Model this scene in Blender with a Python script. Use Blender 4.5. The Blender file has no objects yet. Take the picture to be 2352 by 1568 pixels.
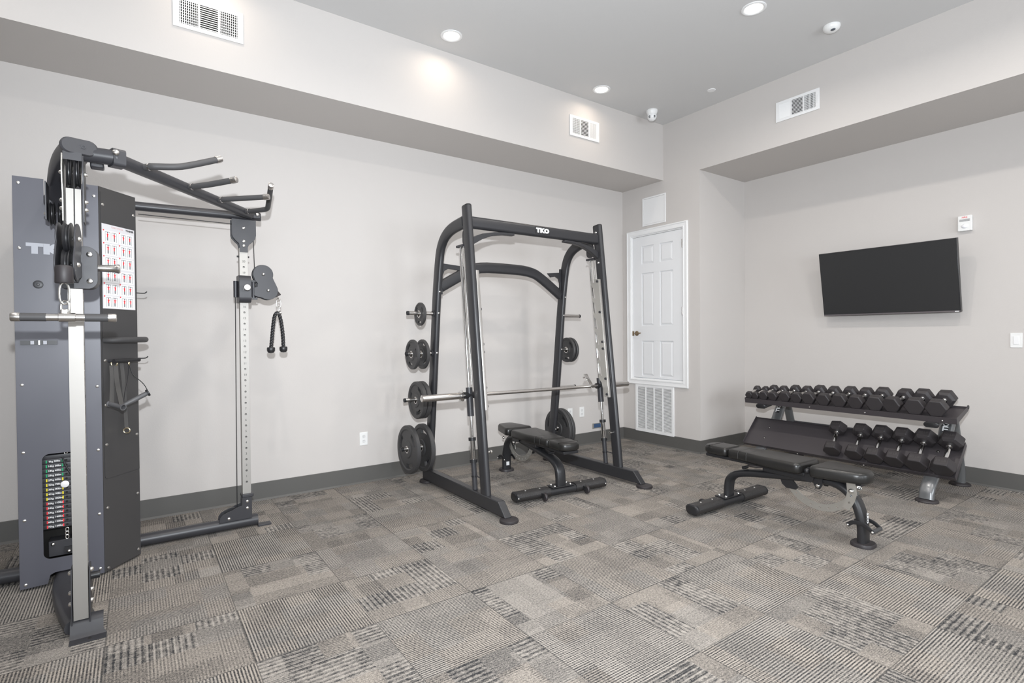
import bpy, bmesh, math, random
from mathutils import Vector, Matrix
random.seed(7)
PI = math.pi
V = Vector
SC = bpy.context.scene
COL = SC.collection

# ------------------------------------------------------------------ camera
YAW, PITCH, ROLL, FPX = 0.616061333, -0.0124916299, -0.00785979331, 1225.62224
cam_data = bpy.data.cameras.new('camera')
cam = bpy.data.objects.new('camera', cam_data)
COL.objects.link(cam)
cy, sy, cp, sp = math.cos(YAW), math.sin(YAW), math.cos(PITCH), math.sin(PITCH)
f_ = V((sy*cp, cy*cp, sp)); r_ = V((cy, -sy, 0)); u_ = r_.cross(f_)
cr, sr = math.cos(ROLL), math.sin(ROLL)
rr = cr*r_ + sr*u_; uu = -sr*r_ + cr*u_
M = Matrix((rr, uu, -f_)).transposed().to_4x4()
M.translation = V((0, 0, 1.3))
cam.matrix_world = M
cam_data.sensor_width = 36.0
cam_data.lens = 36.0*FPX/2352.0
cam_data.clip_start = 0.05
SC.camera = cam

# ------------------------------------------------------------------ view, world, light
SC.view_settings.view_transform = 'Standard'
SC.view_settings.look = 'None'
SC.view_settings.gamma = 1.0
SC.view_settings.use_curve_mapping = False
SC.view_settings.exposure = 0.0
w = bpy.data.worlds.new('world'); SC.world = w; w.use_nodes = True
w.node_tree.nodes['Background'].inputs[0].default_value = (0.75, 0.87, 1.0, 1)
w.node_tree.nodes['Background'].inputs[1].default_value = 1.0

def lamp(name, kind, loc, power, color=(1, 1, 1), rot=(0, 0, 0), parent=None, **kw):
    d = bpy.data.lights.new(name, kind); d.energy = power; d.color = color
    for k, v in kw.items(): setattr(d, k, v)
    o = bpy.data.objects.new(name, d); COL.objects.link(o)
    o.location = loc; o.rotation_euler = rot
    if parent: o.parent = parent
    return o

# photographer's flash just above the lens
flash_aim = V((math.sin(YAW+0.16), math.cos(YAW+0.16), 0.28)).normalized()
fl = lamp('camera_flash', 'SPOT', (0.0, 0.0, 1.60), 640, (0.90, 0.95, 1.0), shadow_soft_size=0.025, spot_size=math.radians(160), spot_blend=1.0)
fl.rotation_euler = flash_aim.to_track_quat('-Z', 'Y').to_euler()
# added soft fill from behind the camera, set at the invented rear windows
for wx in (-2.2, 0.9, 4.0):
    lamp('window_daylight', 'AREA', (wx, -3.9, 1.75), 80 if wx < 0 else 105, (0.90, 0.95, 1.0), (math.radians(90), 0, 0),
         shape='RECTANGLE', size=2.2, size_y=1.9)
LIGHT_COL = (1.0, 0.84, 0.68)

# ------------------------------------------------------------------ mesh helpers
def pill(wd, ht, n=6):
    """closed outline of a flat oval wd x ht"""
    r = min(wd, ht)/2; pts = []
    a, b = wd/2 - r, ht/2 - r
    for k in range(4*n):
        t = 2*PI*(k+0.5)/(4*n)
        c, s = math.cos(t), math.sin(t)
        pts.append(((a if c > 0 else -a) + r*c, (b if s > 0 else -b) + r*s))
    return pts

def rrect(wd, ht, r, n=4):
    pts = []
    for cx, cy_, a0 in ((wd/2-r, ht/2-r, 0), (-wd/2+r, ht/2-r, PI/2), (-wd/2+r, -ht/2+r, PI), (wd/2-r, -ht/2+r, 1.5*PI)):
        for k in range(n+1):
            t = a0 + PI/2*k/n
            pts.append((cx + r*math.cos(t), cy_ + r*math.sin(t)))
    return pts

def circ(r, n=24, c=(0, 0)):
    return [(c[0] + r*math.cos(2*PI*k/n), c[1] + r*math.sin(2*PI*k/n)) for k in range(n)]

def smooth_path(pts, it=2):
    pts = [V(p) for p in pts]
    for _ in range(it):
        out = [pts[0]]
        for a, b in zip(pts, pts[1:]):
            out += [a*0.75 + b*0.25, a*0.25 + b*0.75]
        out.append(pts[-1]); pts = out
    return pts

class MB:
    def __init__(s): s.bm = bmesh.new()
    def box(s, lo, hi, bev=0.0, mat=None):
        lo, hi = V(lo), V(hi)
        vs = []
        for z in (lo.z, hi.z):
            for y in (lo.y, hi.y):
                for x in (lo.x, hi.x):
                    p = V((x, y, z))
                    vs.append(s.bm.verts.new(mat @ p if mat else p))
        fs = [(0,2,3,1), (4,5,7,6), (0,1,5,4), (2,6,7,3), (0,4,6,2), (1,3,7,5)]
        faces = [s.bm.faces.new([vs[i] for i in f]) for f in fs]
        if bev > 0:
            es = list({e for f in faces for e in f.edges})
            bmesh.ops.bevel(s.bm, geom=es, offset=bev, segments=2, affect='EDGES', profile=0.6)
        return s
    def sweep(s, path, prof, up=(0, 0, 1), closed=False, cap=True, scale=None):
        """prof (a,b): a along `up`-ish normal n, b along t x n ; up = fixed binormal direction"""
        path = [V(p) for p in path]; up = V(up).normalized()
        n = len(path); rings = []
        for i, p in enumerate(path):
            if closed:
                t = path[(i+1) % n] - path[i-1]
            else:
                t = (path[min(i+1, n-1)] - path[max(i-1, 0)])
            t.normalize()
            a = up - t*up.dot(t)
            if a.length < 1e-4: a = V((1, 0, 0)) - t*t.x
            a.normalize(); b = t.cross(a)
            # mitre compensation
            k = 1.0
            sc_ = scale[i] if scale else 1.0
            rings.append([s.bm.verts.new(p + a*(x*sc_) + b*(y*sc_*k)) for x, y in prof])
        m = len(prof)
        rng = range(n) if closed else range(n-1)
        for i in rng:
            A, B = rings[i], rings[(i+1) % n]
            for j in range(m):
                s.bm.faces.new((A[j], A[(j+1) % m], B[(j+1) % m], B[j]))
        if cap and not closed:
            s.bm.faces.new(list(reversed(rings[0]))); s.bm.faces.new(rings[-1])
        return s
    def tube(s, path, r, seg=12, up=None, closed=False):
        path = [V(p) for p in path]
        if up is None:
            d = path[-1] - path[0]
            if d.length < 1e-5: d = path[1] - path[0]
            ax = min(range(3), key=lambda i: abs(d[i]))
            up = V((0, 0, 0)); up[ax] = 1
        return s.sweep(path, circ(r, seg), up, closed)
    def cyl(s, a, b, r, seg=16, bev=0.0):
        a, b = V(a), V(b)
        if bev > 0:
            d = (b-a).normalized()
            return s.lathe([(0, 0), (r-bev, 0), (r, bev), (r, (b-a).length-bev), (r-bev, (b-a).length), (0, (b-a).length)], a, d, seg)
        return s.tube([a, b], r, seg)
    def lathe(s, prof, o, d, seg=24):
        """prof list of (radius, height) along axis d from o"""
        o, d = V(o), V(d).normalized()
        ax = min(range(3), key=lambda i: abs(d[i])); e = V((0, 0, 0)); e[ax] = 1
        a = (e - d*e.dot(d)).normalized(); b = d.cross(a)
        rings = []
        for r, h in prof:
            if r < 1e-6: rings.append([s.bm.verts.new(o + d*h)])
            else: rings.append([s.bm.verts.new(o + d*h + a*(r*math.cos(2*PI*k/seg)) + b*(r*math.sin(2*PI*k/seg))) for k in range(seg)])
        for A, B in zip(rings, rings[1:]):
            if len(A) == 1 and len(B) == 1: continue
            for k in range(seg):
                k2 = (k+1) % seg
                if len(A) == 1: s.bm.faces.new((A[0], B[k2], B[k]))
                elif len(B) == 1: s.bm.faces.new((A[k], A[k2], B[0]))
                else: s.bm.faces.new((A[k], A[k2], B[k2], B[k]))
        return s
    def sphere(s, c, r, seg=16, sc=(1, 1, 1)):
        mat = Matrix.Translation(V(c)) @ Matrix.Diagonal((*sc, 1))
        bmesh.ops.create_uvsphere(s.bm, u_segments=seg, v_segments=max(6, seg//2), radius=r, matrix=mat)
        return s
    def plate(s, outer, holes, thick, o, xa, ya, bev=0.0):
        """flat plate, outline in (xa,ya), centred thickness"""
        c = bpy.data.curves.new('t', 'CURVE'); c.dimensions = '2D'; c.fill_mode = 'BOTH'
        c.extrude = max(thick/2 - bev, 1e-5)
        if bev: c.bevel_depth = bev; c.bevel_resolution = 1; c.offset = -bev
        for poly in [outer] + list(holes):
            sp_ = c.splines.new('POLY'); sp_.points.add(len(poly)-1)
            for i, (x, y) in enumerate(poly): sp_.points[i].co = (x, y, 0, 1)
            sp_.use_cyclic_u = True
        ob = bpy.data.objects.new('t', c)
        me = bpy.data.meshes.new_from_object(ob)
        xa, ya = V(xa).normalized(), V(ya).normalized(); za = xa.cross(ya)
        mm = Matrix((xa, ya, za)).transposed().to_4x4(); mm.translation = V(o)
        me.transform(mm)
        s.bm.from_mesh(me)
        bpy.data.objects.remove(ob); bpy.data.curves.remove(c); bpy.data.meshes.remove(me)
        return s
    def text(s, txt, size, o, xa, ya, depth=0.0006, offset=0.0, align='CENTER', shear=0.0, space=1.0, sx=1.0):
        c = bpy.data.curves.new('t', 'FONT'); c.body = txt; c.size = size; c.extrude = depth/2
        c.offset = offset; c.align_x = align; c.align_y = 'CENTER'; c.shear = shear; c.space_character = space
        c.resolution_u = 3
        ob = bpy.data.objects.new('t', c); COL.objects.link(ob)
        dg = bpy.context.evaluated_depsgraph_get()
        me = bpy.data.meshes.new_from_object(ob.evaluated_get(dg))
        xa, ya = V(xa).normalized(), V(ya).normalized(); za = xa.cross(ya)
        mm = Matrix((xa, ya, za)).transposed().to_4x4(); mm.translation = V(o)
        me.transform(mm @ Matrix.Diagonal((sx, 1, 1, 1))); s.bm.from_mesh(me)
        bpy.data.objects.remove(ob); bpy.data.curves.remove(c); bpy.data.meshes.remove(me)
        return s
    def build(s, name, mat, parent=None, bevel=0.0, angle=38, seg=2):
        bm = s.bm
        bmesh.ops.remove_doubles(bm, verts=bm.verts, dist=1e-6)
        bmesh.ops.recalc_face_normals(bm, faces=bm.faces)
        root = parent
        while root is not None and root.parent is not None: root = root.parent
        off = root.location if root is not None else V((0, 0, 0))
        if root is not None and off.length > 0: bmesh.ops.translate(bm, verts=bm.verts, vec=-off)
        lim = math.radians(angle)
        for f in bm.faces: f.smooth = True
        for e in bm.edges:
            if len(e.link_faces) == 2:
                if e.calc_face_angle(0) > lim: e.smooth = False
            else: e.smooth = False
        me = bpy.data.meshes.new(name); bm.to_mesh(me); bm.free()
        o = bpy.data.objects.new(name, me); COL.objects.link(o)
        if mat: me.materials.append(mat)
        if parent is not None: o.parent = parent
        if bevel > 0:
            md = o.modifiers.new('bevel', 'BEVEL'); md.width = bevel; md.segments = seg
            md.limit_method = 'ANGLE'; md.angle_limit = math.radians(40); md.harden_normals = False
        return o

def thing(name, label, cat, loc=(0, 0, 0), group=None):
    o = bpy.data.objects.new(name, None); COL.objects.link(o); o.location = loc
    o.empty_display_size = 0.1
    o['label'] = label; o['category'] = cat
    if group: o['group'] = group
    return o
def tag(o, label, cat, group=None):
    o['label'] = label; o['category'] = cat
    if group: o['group'] = group
    return o
def struct(o): o['kind'] = 'structure'; return o
def copy_tree(o, parent=None):
    c = o.copy(); COL.objects.link(c)
    if parent is not None: c.parent = parent
    for ch in list(KIDS.get(o.name, [])) or [x for x in o.children]:
        copy_tree(ch, c)
    return c
KIDS = {}

# ------------------------------------------------------------------ materials
def mat(name, col, rough=0.5, metal=0.0, spec=0.5, bump=None, coat=0.0, emit=None, trans=0.0, aniso=None):
    m = bpy.data.materials.new(name); m.use_nodes = True
    nt = m.node_tree; b = nt.nodes['Principled BSDF']
    b.inputs['Base Color'].default_value = (*col, 1)
    b.inputs['Roughness'].default_value = rough
    b.inputs['Metallic'].default_value = metal
    b.inputs['Specular IOR Level'].default_value = spec
    b.inputs['Coat Weight'].default_value = coat
    b.inputs['Transmission Weight'].default_value = trans
    if emit:
        b.inputs['Emission Color'].default_value = (*emit[0], 1)
        b.inputs['Emission Strength'].default_value = emit[1]
    if bump:
        sc_, st, dist = bump
        tc = nt.nodes.new('ShaderNodeTexCoord'); n = nt.nodes.new('ShaderNodeTexNoise')
        n.inputs['Scale'].default_value = sc_; n.inputs['Detail'].default_value = 3
        bp = nt.nodes.new('ShaderNodeBump'); bp.inputs['Strength'].default_value = st; bp.inputs['Distance'].default_value = dist
        nt.links.new(tc.outputs['Object'], n.inputs['Vector'])
        nt.links.new(n.outputs['Fac'], bp.inputs['Height'])
        nt.links.new(bp.outputs['Normal'], b.inputs['Normal'])
    return m

def wall_mat(name, col):
    m = mat(name, col, 0.75, 0, 0.3, bump=(90, 0.12, 0.004))
    nt = m.node_tree; b = nt.nodes['Principled BSDF']
    n = nt.nodes.new('ShaderNodeTexNoise'); n.inputs['Scale'].default_value = 1.3; n.inputs['Detail'].default_value = 4
    tc = nt.nodes.new('ShaderNodeTexCoord'); nt.links.new(tc.outputs['Object'], n.inputs['Vector'])
    mx = nt.nodes.new('ShaderNodeMix'); mx.data_type = 'RGBA'
    mx.inputs['A'].default_value = (*[c*0.985 for c in col], 1); mx.inputs['B'].default_value = (*[min(1, c*1.015) for c in col], 1)
    nt.links.new(n.outputs['Fac'], mx.inputs['Factor']); nt.links.new(mx.outputs['Result'], b.inputs['Base Color'])
    return m

PAINT = wall_mat('wall_paint', (0.552, 0.524, 0.503))
CEILP = wall_mat('ceiling_paint', (0.61, 0.605, 0.60))
BASEB = mat('baseboard_rubber', (0.098, 0.095, 0.090), 0.45)
WHITE = mat('white_paint', (0.80, 0.80, 0.80), 0.35)
DOORW = mat('door_white', (0.76, 0.765, 0.775), 0.4)
PLAST = mat('white_plastic', (0.78, 0.78, 0.77), 0.3)
PLAST2 = mat('white_plastic_insert', (0.70, 0.70, 0.70), 0.3)
DARKHOLE = mat('dark_void', (0.012, 0.011, 0.010), 0.9)
FRAME = mat('charcoal_powder_coat', (0.036, 0.036, 0.041), 0.38, 0.0, 0.5, bump=(420, 0.10, 0.0006))
RACKF = mat('black_powder_coat', (0.027, 0.027, 0.030), 0.36, 0.0, 0.5, bump=(420, 0.10, 0.0006))
BENCHF = mat('satin_black_powder_coat', (0.020, 0.020, 0.022), 0.36, 0.0, 0.5, bump=(420, 0.10, 0.0006))
SHROUD = mat('slate_panel', (0.086, 0.087, 0.106), 0.40, 0.0, 0.5)
SHROUD2 = mat('dark_panel', (0.056, 0.054, 0.055), 0.38)
BLACKP = mat('black_plastic', (0.018, 0.018, 0.020), 0.38)
BLACKM = mat('black_metal', (0.036, 0.036, 0.041), 0.42)
RUBBER = mat('black_rubber', (0.030, 0.026, 0.028), 0.52, bump=(350, 0.15, 0.0008))
RUBLIT = mat('embossed_rubber', (0.046, 0.042, 0.042), 0.6)
PLATEM = mat('weight_plate_rubber', (0.044, 0.043, 0.044), 0.5, bump=(300, 0.12, 0.0008))
LEATHER = mat('black_vinyl', (0.015, 0.0145, 0.014), 0.32, 0, 0.5, bump=(260, 0.18, 0.0008))
CHROME = mat('chrome', (0.80, 0.79, 0.78), 0.10, 1.0)
SATIN = mat('satin_steel', (0.66, 0.64, 0.62), 0.27, 1.0)
BRUSH = mat('brushed_post_steel', (0.37, 0.355, 0.335), 0.58, 0.9, bump=(60, 0.08, 0.001))
GALV = mat('zinc_plate', (0.58, 0.57, 0.54), 0.36, 0.85)
BOLT = mat('zinc_bolt', (0.78, 0.77, 0.75), 0.25, 1.0)
BRASS = mat('aged_brass', (0.30, 0.23, 0.15), 0.35, 1.0)
GOLDM = mat('pale_brass_ring', (0.72, 0.62, 0.42), 0.25, 1.0)
GREYLEG = mat('grey_metallic_paint', (0.17, 0.175, 0.18), 0.28, 0.45, 0.5, coat=0.4)
SHELFM = mat('shelf_powder_coat', (0.050, 0.044, 0.048), 0.42)
GRIP = mat('foam_grip', (0.055, 0.054, 0.056), 0.6)
LOGO = mat('white_lettering', (0.80, 0.80, 0.80), 0.5)
LOGOG = mat('pale_lettering', (0.40, 0.41, 0.45), 0.5)
GREEN = mat('green_tab', (0.0, 0.33, 0.13), 0.5)
YELLOW = mat('yellow_tab', (0.80, 0.66, 0.02), 0.5)
RED = mat('red_tab', (0.75, 0.03, 0.04), 0.5)
PAPER = mat('poster_paper', (0.66, 0.65, 0.67), 0.6)
INK = mat('dark_ink', (0.03, 0.03, 0.03), 0.6)
BLUE = mat('blue_box_plastic', (0.035, 0.08, 0.17), 0.5)
SCREEN = mat('tv_screen', (0.030, 0.030, 0.031), 0.32, 0, 0.35)
TVEDGE = mat('tv_edge', (0.02, 0.02, 0.022), 0.3)
TVBAR = mat('tv_bottom_bar', (0.22, 0.20, 0.21), 0.3, 0.5)
STRAP = mat('black_webbing', (0.055, 0.052, 0.050), 0.75, bump=(500, 0.3, 0.001))
GLASS = mat('strobe_lens', (0.85, 0.85, 0.88), 0.12, 0, 0.6)
LENS = mat('lit_lens', (1, 1, 1), 0.4, emit=((1.0, 0.93, 0.82), 5.0))
SKYPANE = mat('window_glass', (1, 1, 1), 0.02, 0, 0.5, trans=1.0)

# post steel with engraved look is geometry; leather etc above

class NT:
    """tiny expression builder for shader math"""
    def __init__(s, nt): s.nt = nt
    def m(s, op, a, b=None, c=None, clamp=False):
        n = s.nt.nodes.new('ShaderNodeMath'); n.operation = op; n.use_clamp = clamp
        for i, x in enumerate((a, b, c)):
            if x is None: continue
            if isinstance(x, (int, float)): n.inputs[i].default_value = x
            else: s.nt.links.new(x, n.inputs[i])
        return n.outputs[0]
    def comb(s, x, y, z=0.0):
        n = s.nt.nodes.new('ShaderNodeCombineXYZ')
        for i, q in enumerate((x, y, z)):
            if isinstance(q, (int, float)): n.inputs[i].default_value = q
            else: s.nt.links.new(q, n.inputs[i])
        return n.outputs[0]
    def white(s, vec):
        n = s.nt.nodes.new('ShaderNodeTexWhiteNoise'); n.noise_dimensions = '3D'
        s.nt.links.new(vec, n.inputs['Vector']); return n.outputs['Value']
    def noise(s, vec, sc, det=2):
        n = s.nt.nodes.new('ShaderNodeTexNoise'); n.inputs['Scale'].default_value = sc; n.inputs['Detail'].default_value = det
        s.nt.links.new(vec, n.inputs['Vector']); return n.outputs['Fac']
    def mixf(s, f, a, b):
        return s.m('ADD', s.m('MULTIPLY', a, s.m('SUBTRACT', 1.0, f)), s.m('MULTIPLY', b, f))
    def mixc(s, f, a, b):
        n = s.nt.nodes.new('ShaderNodeMix'); n.data_type = 'RGBA'
        if isinstance(f, (int, float)): n.inputs['Factor'].default_value = f
        else: s.nt.links.new(f, n.inputs['Factor'])
        for k, x in (('A', a), ('B', b)):
            if isinstance(x, tuple): n.inputs[k].default_value = (*x, 1)
            else: s.nt.links.new(x, n.inputs[k])
        return n.outputs['Result']

def carpet_material():
    m = bpy.data.materials.new('carpet_tiles'); m.use_nodes = True
    nt = m.node_tree; bs = nt.nodes['Principled BSDF']; e = NT(nt)
    tc = nt.nodes.new('ShaderNodeTexCoord')
    sx = nt.nodes.new('ShaderNodeSeparateXYZ'); nt.links.new(tc.outputs['Object'], sx.inputs[0])
    P = tc.outputs['Object']
    T = 0.497
    X = e.m('DIVIDE', e.m('SUBTRACT', sx.outputs[0], 0.876 - 20*T), T)
    Y = e.m('DIVIDE', e.m('SUBTRACT', sx.outputs[1], 2.322 - 20*T), T)
    ix, iy = e.m('FLOOR', X), e.m('FLOOR', Y)
    fx, fy = e.m('FRACT', X), e.m('FRACT', Y)
    tid = e.comb(ix, iy, 0.5)
    r1 = e.white(tid)
    r2 = e.white(e.comb(ix, iy, 7.5))
    # quarter turn of every other tile, mirrored at random
    par = e.m('MODULO', e.m('ADD', ix, iy), 2.0)
    flip = e.m('GREATER_THAN', r2, 0.5)
    ux = e.mixf(flip, fx, e.m('SUBTRACT', 1.0, fx)); uy = e.mixf(flip, fy, e.m('SUBTRACT', 1.0, fy))
    strong = par                                   # ribs tile / block tile alternate
    turn = e.m('GREATER_THAN', r1, 0.42)
    u = e.mixf(turn, ux, uy); v = e.mixf(turn, uy, ux)
    # blocks inside a tile
    def blocks(nu, nv, seed, ou=0.0, ov=0.0):
        a = e.m('FLOOR', e.m('ADD', e.m('MULTIPLY', u, nu), ou)); b = e.m('FLOOR', e.m('ADD', e.m('MULTIPLY', v, nv), ov))
        return e.white(e.comb(e.m('ADD', a, e.m('MULTIPLY', ix, 13.0)), e.m('ADD', b, e.m('MULTIPLY', iy, 17.0)), seed))
    b1 = blocks(2.6, 3.4, 1.3, 0.3, 0.2); b2 = blocks(4.3, 1.9, 4.7, 0.6, 0.45); b3 = blocks(3.1, 5.2, 9.1, 0.1, 0.7)
    nz = e.noise(P, 260, 2); nz2 = e.noise(P, 95, 3)
    jit = e.m('MULTIPLY', e.m('SUBTRACT', nz2, 0.5), 0.35)
    nz3 = e.noise(P, 34, 3)
    # fine ribs along v, about 11 mm apart
    ribs = e.m('SINE', e.m('ADD', e.m('MULTIPLY', u, 2*PI*42.0), e.m('MULTIPLY', jit, 3.0)))
    ribs = e.m('MULTIPLY', ribs, e.m('ADD', 0.35, e.m('MULTIPLY', nz3, 1.5)))
    cross = e.m('SINE', e.m('ADD', e.m('MULTIPLY', v, 2*PI*42.0), e.m('MULTIPLY', jit, 4.0)))
    # coarse dashes, about 38 mm apart
    dash = e.m('SINE', e.m('ADD', e.m('MULTIPLY', u, 2*PI*20.0), e.m('MULTIPLY', jit, 7.0)))
    dashm = e.m('MULTIPLY', e.m('ADD', dash, e.m('MULTIPLY', e.m('SUBTRACT', nz3, 0.45), 5.0)), 1.0)
    # weights
    hasd = e.m('MULTIPLY', e.m('GREATER_THAN', b1, 0.58), e.mixf(strong, 1.0, 0.12))
    isplain = e.m('GREATER_THAN', b2, 0.64)
    wr = e.mixf(strong, e.m('MULTIPLY', e.m('ADD', 0.08, e.m('MULTIPLY', b3, 0.42)), 1.0),
                e.m('ADD', 0.60, e.m('MULTIPLY', b3, 0.40)))
    wr = e.m('MULTIPLY', wr, e.mixf(isplain, 1.0, e.mixf(strong, 0.35, 0.8)))
    wc = e.m('MULTIPLY', e.m('MULTIPLY', e.m('GREATER_THAN', b2, 0.55), 0.45), strong)
    h = e.m('ADD', e.m('MULTIPLY', ribs, wr), e.m('MULTIPLY', cross, wc))
    h = e.m('ADD', h, e.m('MULTIPLY', dashm, e.m('MULTIPLY', hasd, -0.55)))
    tone = e.m('SUBTRACT', e.m('MULTIPLY', b2, 1.1), 0.55)
    tone = e.m('MULTIPLY', tone, e.mixf(strong, 1.0, 0.45))
    tone2 = e.m('SUBTRACT', e.m('MULTIPLY', b3, 0.5), 0.25)
    pile = e.m('MULTIPLY', e.m('SUBTRACT', e.m('ADD', e.m('MULTIPLY', nz, 0.6), e.m('MULTIPLY', nz2, 0.4)), 0.5), 5.2)
    tot = e.m('ADD', e.m('ADD', e.m('MULTIPLY', h, 0.46), e.m('MULTIPLY', e.m('ADD', tone, tone2), 0.27)), e.m('MULTIPLY', pile, 0.50))
    fac = e.m('ADD', 0.50, tot, clamp=True)
    col = e.mixc(fac, (0.036, 0.036, 0.039), (0.425, 0.383, 0.338))
    tan = e.mixc(e.m('MULTIPLY', e.m('GREATER_THAN', b1, 0.45), 0.30), col, e.mixc(fac, (0.052, 0.055, 0.058), (0.36, 0.352, 0.340)))
    # seams
    ed = e.m('MINIMUM', e.m('MINIMUM', fx, e.m('SUBTRACT', 1.0, fx)), e.m('MINIMUM', fy, e.m('SUBTRACT', 1.0, fy)))
    seam = e.m('LESS_THAN', ed, 0.0045)
    fin = e.mixc(e.m('MULTIPLY', seam, 0.55), tan, (0.05, 0.05, 0.05))
    nt.links.new(fin, bs.inputs['Base Color'])
    bs.inputs['Roughness'].default_value = 0.95; bs.inputs['Specular IOR Level'].default_value = 0.1
    bp = nt.nodes.new('ShaderNodeBump'); bp.inputs['Strength'].default_value = 0.35; bp.inputs['Distance'].default_value = 0.003
    nt.links.new(fac, bp.inputs['Height']); nt.links.new(bp.outputs['Normal'], bs.inputs['Normal'])
    return m
CARPET = carpet_material()

def tread_material():
    m = mat('diamond_tread_rubber', (0.024, 0.022, 0.022), 0.45)
    nt = m.node_tree; bs = nt.nodes['Principled BSDF']; e = NT(nt)
    tc = nt.nodes.new('ShaderNodeTexCoord'); sx = nt.nodes.new('ShaderNodeSeparateXYZ')
    nt.links.new(tc.outputs['Object'], sx.inputs[0])
    a = e.m('SINE', e.m('MULTIPLY', e.m('ADD', sx.outputs[0], sx.outputs[1]), 980.0))
    b = e.m('SINE', e.m('MULTIPLY', e.m('SUBTRACT', sx.outputs[0], sx.outputs[1]), 980.0))
    h = e.m('MAXIMUM', a, b)
    bp = nt.nodes.new('ShaderNodeBump'); bp.inputs['Strength'].default_value = 0.8; bp.inputs['Distance'].default_value = 0.0010
    nt.links.new(h, bp.inputs['Height']); nt.links.new(bp.outputs['Normal'], bs.inputs['Normal'])
    return m
TREAD = tread_material()

# ================================================================== ROOM
YA, XB, XT, YN = 4.62, 4.966, 5.82, 3.515       # left wall, corner wall, recessed wall, recess corner
ZC, ZS = 3.681, 3.052                            # ceiling, soffit underside
YS = 3.995                                       # soffit face
XL, YR = -4.2, -3.7                              # unseen left end and rear wall
B = lambda: MB()
struct(B().box((XL, YR, -0.1), (XT+0.2, YA+0.2, 0.0)).build('floor', CARPET))
struct(B().box((XL, YR, ZC), (XT+0.2, YA+0.2, ZC+0.1)).build('ceiling', CEILP))
struct(B().box((XL, YA, 0), (XB+0.2, YA+0.15, ZC)).build('wall_left', PAINT))
struct(B().box((XL, YS, ZS), (XB, YA+0.01, ZC)).build('wall_soffit', PAINT))
# corner wall that carries the small door: pieces around the door opening, header over the recess
DY0, DY1, DZ0, DZ1 = 3.725, 4.475, 0.76, 2.475
cw = B()
cw.box((XB, YN, 0), (XB+0.12, DY0, ZC)); cw.box((XB, DY1, 0), (XB+0.12, YA, ZC))
cw.box((XB, DY0, 0), (XB+0.12, DY1, DZ0)); cw.box((XB, DY0, DZ1), (XB+0.12, DY1, ZC))
struct(cw.build('wall_corner', PAINT))
struct(B().box((XB, YR, ZS), (XT+0.01, YN, ZC)).build('wall_header', PAINT))
struct(B().box((XB+0.12, YN, 0), (XT+0.15, YN+0.12, ZC)).build('wall_recess', PAINT))
struct(B().box((XT, YR, 0), (XT+0.15, YN+0.01, ZC)).build('wall_right', PAINT))
struct(B().box((XL-0.15, YR, 0), (XL, YA+0.15, ZC)).build('wall_far_left', PAINT))
# unseen rear wall; its three windows are invented to justify the fill light
rw = B(); xs = [XL]
for wx in (-2.2, 0.9, 4.0): xs += [wx-1.1, wx+1.1]
xs.append(XT)
for i in range(0, len(xs), 2): rw.box((xs[i], YR-0.15, 0), (xs[i+1], YR, ZC))
for wx in (-2.2, 0.9, 4.0):
    rw.box((wx-1.1, YR-0.15, 0), (wx+1.1, YR, 0.8)); rw.box((wx-1.1, YR-0.15, 2.7), (wx+1.1, YR, ZC))
struct(rw.build('wall_rear', PAINT))
for i, wx in enumerate((-2.2, 0.9, 4.0)):
    fr = B()
    for a, b_ in (((wx-1.1, 0.8), (wx-1.05, 2.7)), ((wx+1.05, 0.8), (wx+1.1, 2.7)), ((wx-1.05, 0.8), (wx+1.05, 0.85)),
                  ((wx-1.05, 2.65), (wx+1.05, 2.7)), ((wx-0.02, 0.85), (wx+0.02, 2.65))):
        fr.box((a[0], YR-0.10, a[1]), (b_[0], YR-0.04, b_[1]))
    struct(fr.build('window_%d' % (i+1), WHITE))

def baseboard(name, pts):
    """pts: polyline on the floor, room on the right-hand side"""
    mb = B(); H = 0.142
    for (x0, y0), (x1, y1) in zip(pts, pts[1:]):
        d = V((x1-x0, y1-y0, 0)); L = d.length; d.normalize(); n = V((d.y, -d.x, 0))
        prof = [(0, 0), (0.016, 0), (0.013, 0.006), (0.0065, 0.014), (0.006, H-0.003), (0.003, H), (0, H)]
        e0, e1 = 0.0, 0.0
        A = [mb.bm.verts.new(V((x0, y0, 0)) + n*a + V((0, 0, z))) for a, z in prof]
        Bv = [mb.bm.verts.new(V((x1, y1, 0)) + n*a + V((0, 0, z))) for a, z in prof]
        m = len(prof)
        for j in range(m): mb.bm.faces.new((A[j], A[(j+1) % m], Bv[(j+1) % m], Bv[j]))
        mb.bm.faces.new(A); mb.bm.faces.new(list(reversed(Bv)))
    return struct(mb.build(name, BASEB))
baseboard('baseboard_left', [(XL, YA), (XB, YA)])
baseboard('baseboard_corner', [(XB, YA), (XB, YN-0.006)])
baseboard('baseboard_recess', [(XB-0.006, YN), (XT, YN)])
baseboard('baseboard_right', [(XT, YN), (XT, YR)])

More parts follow.
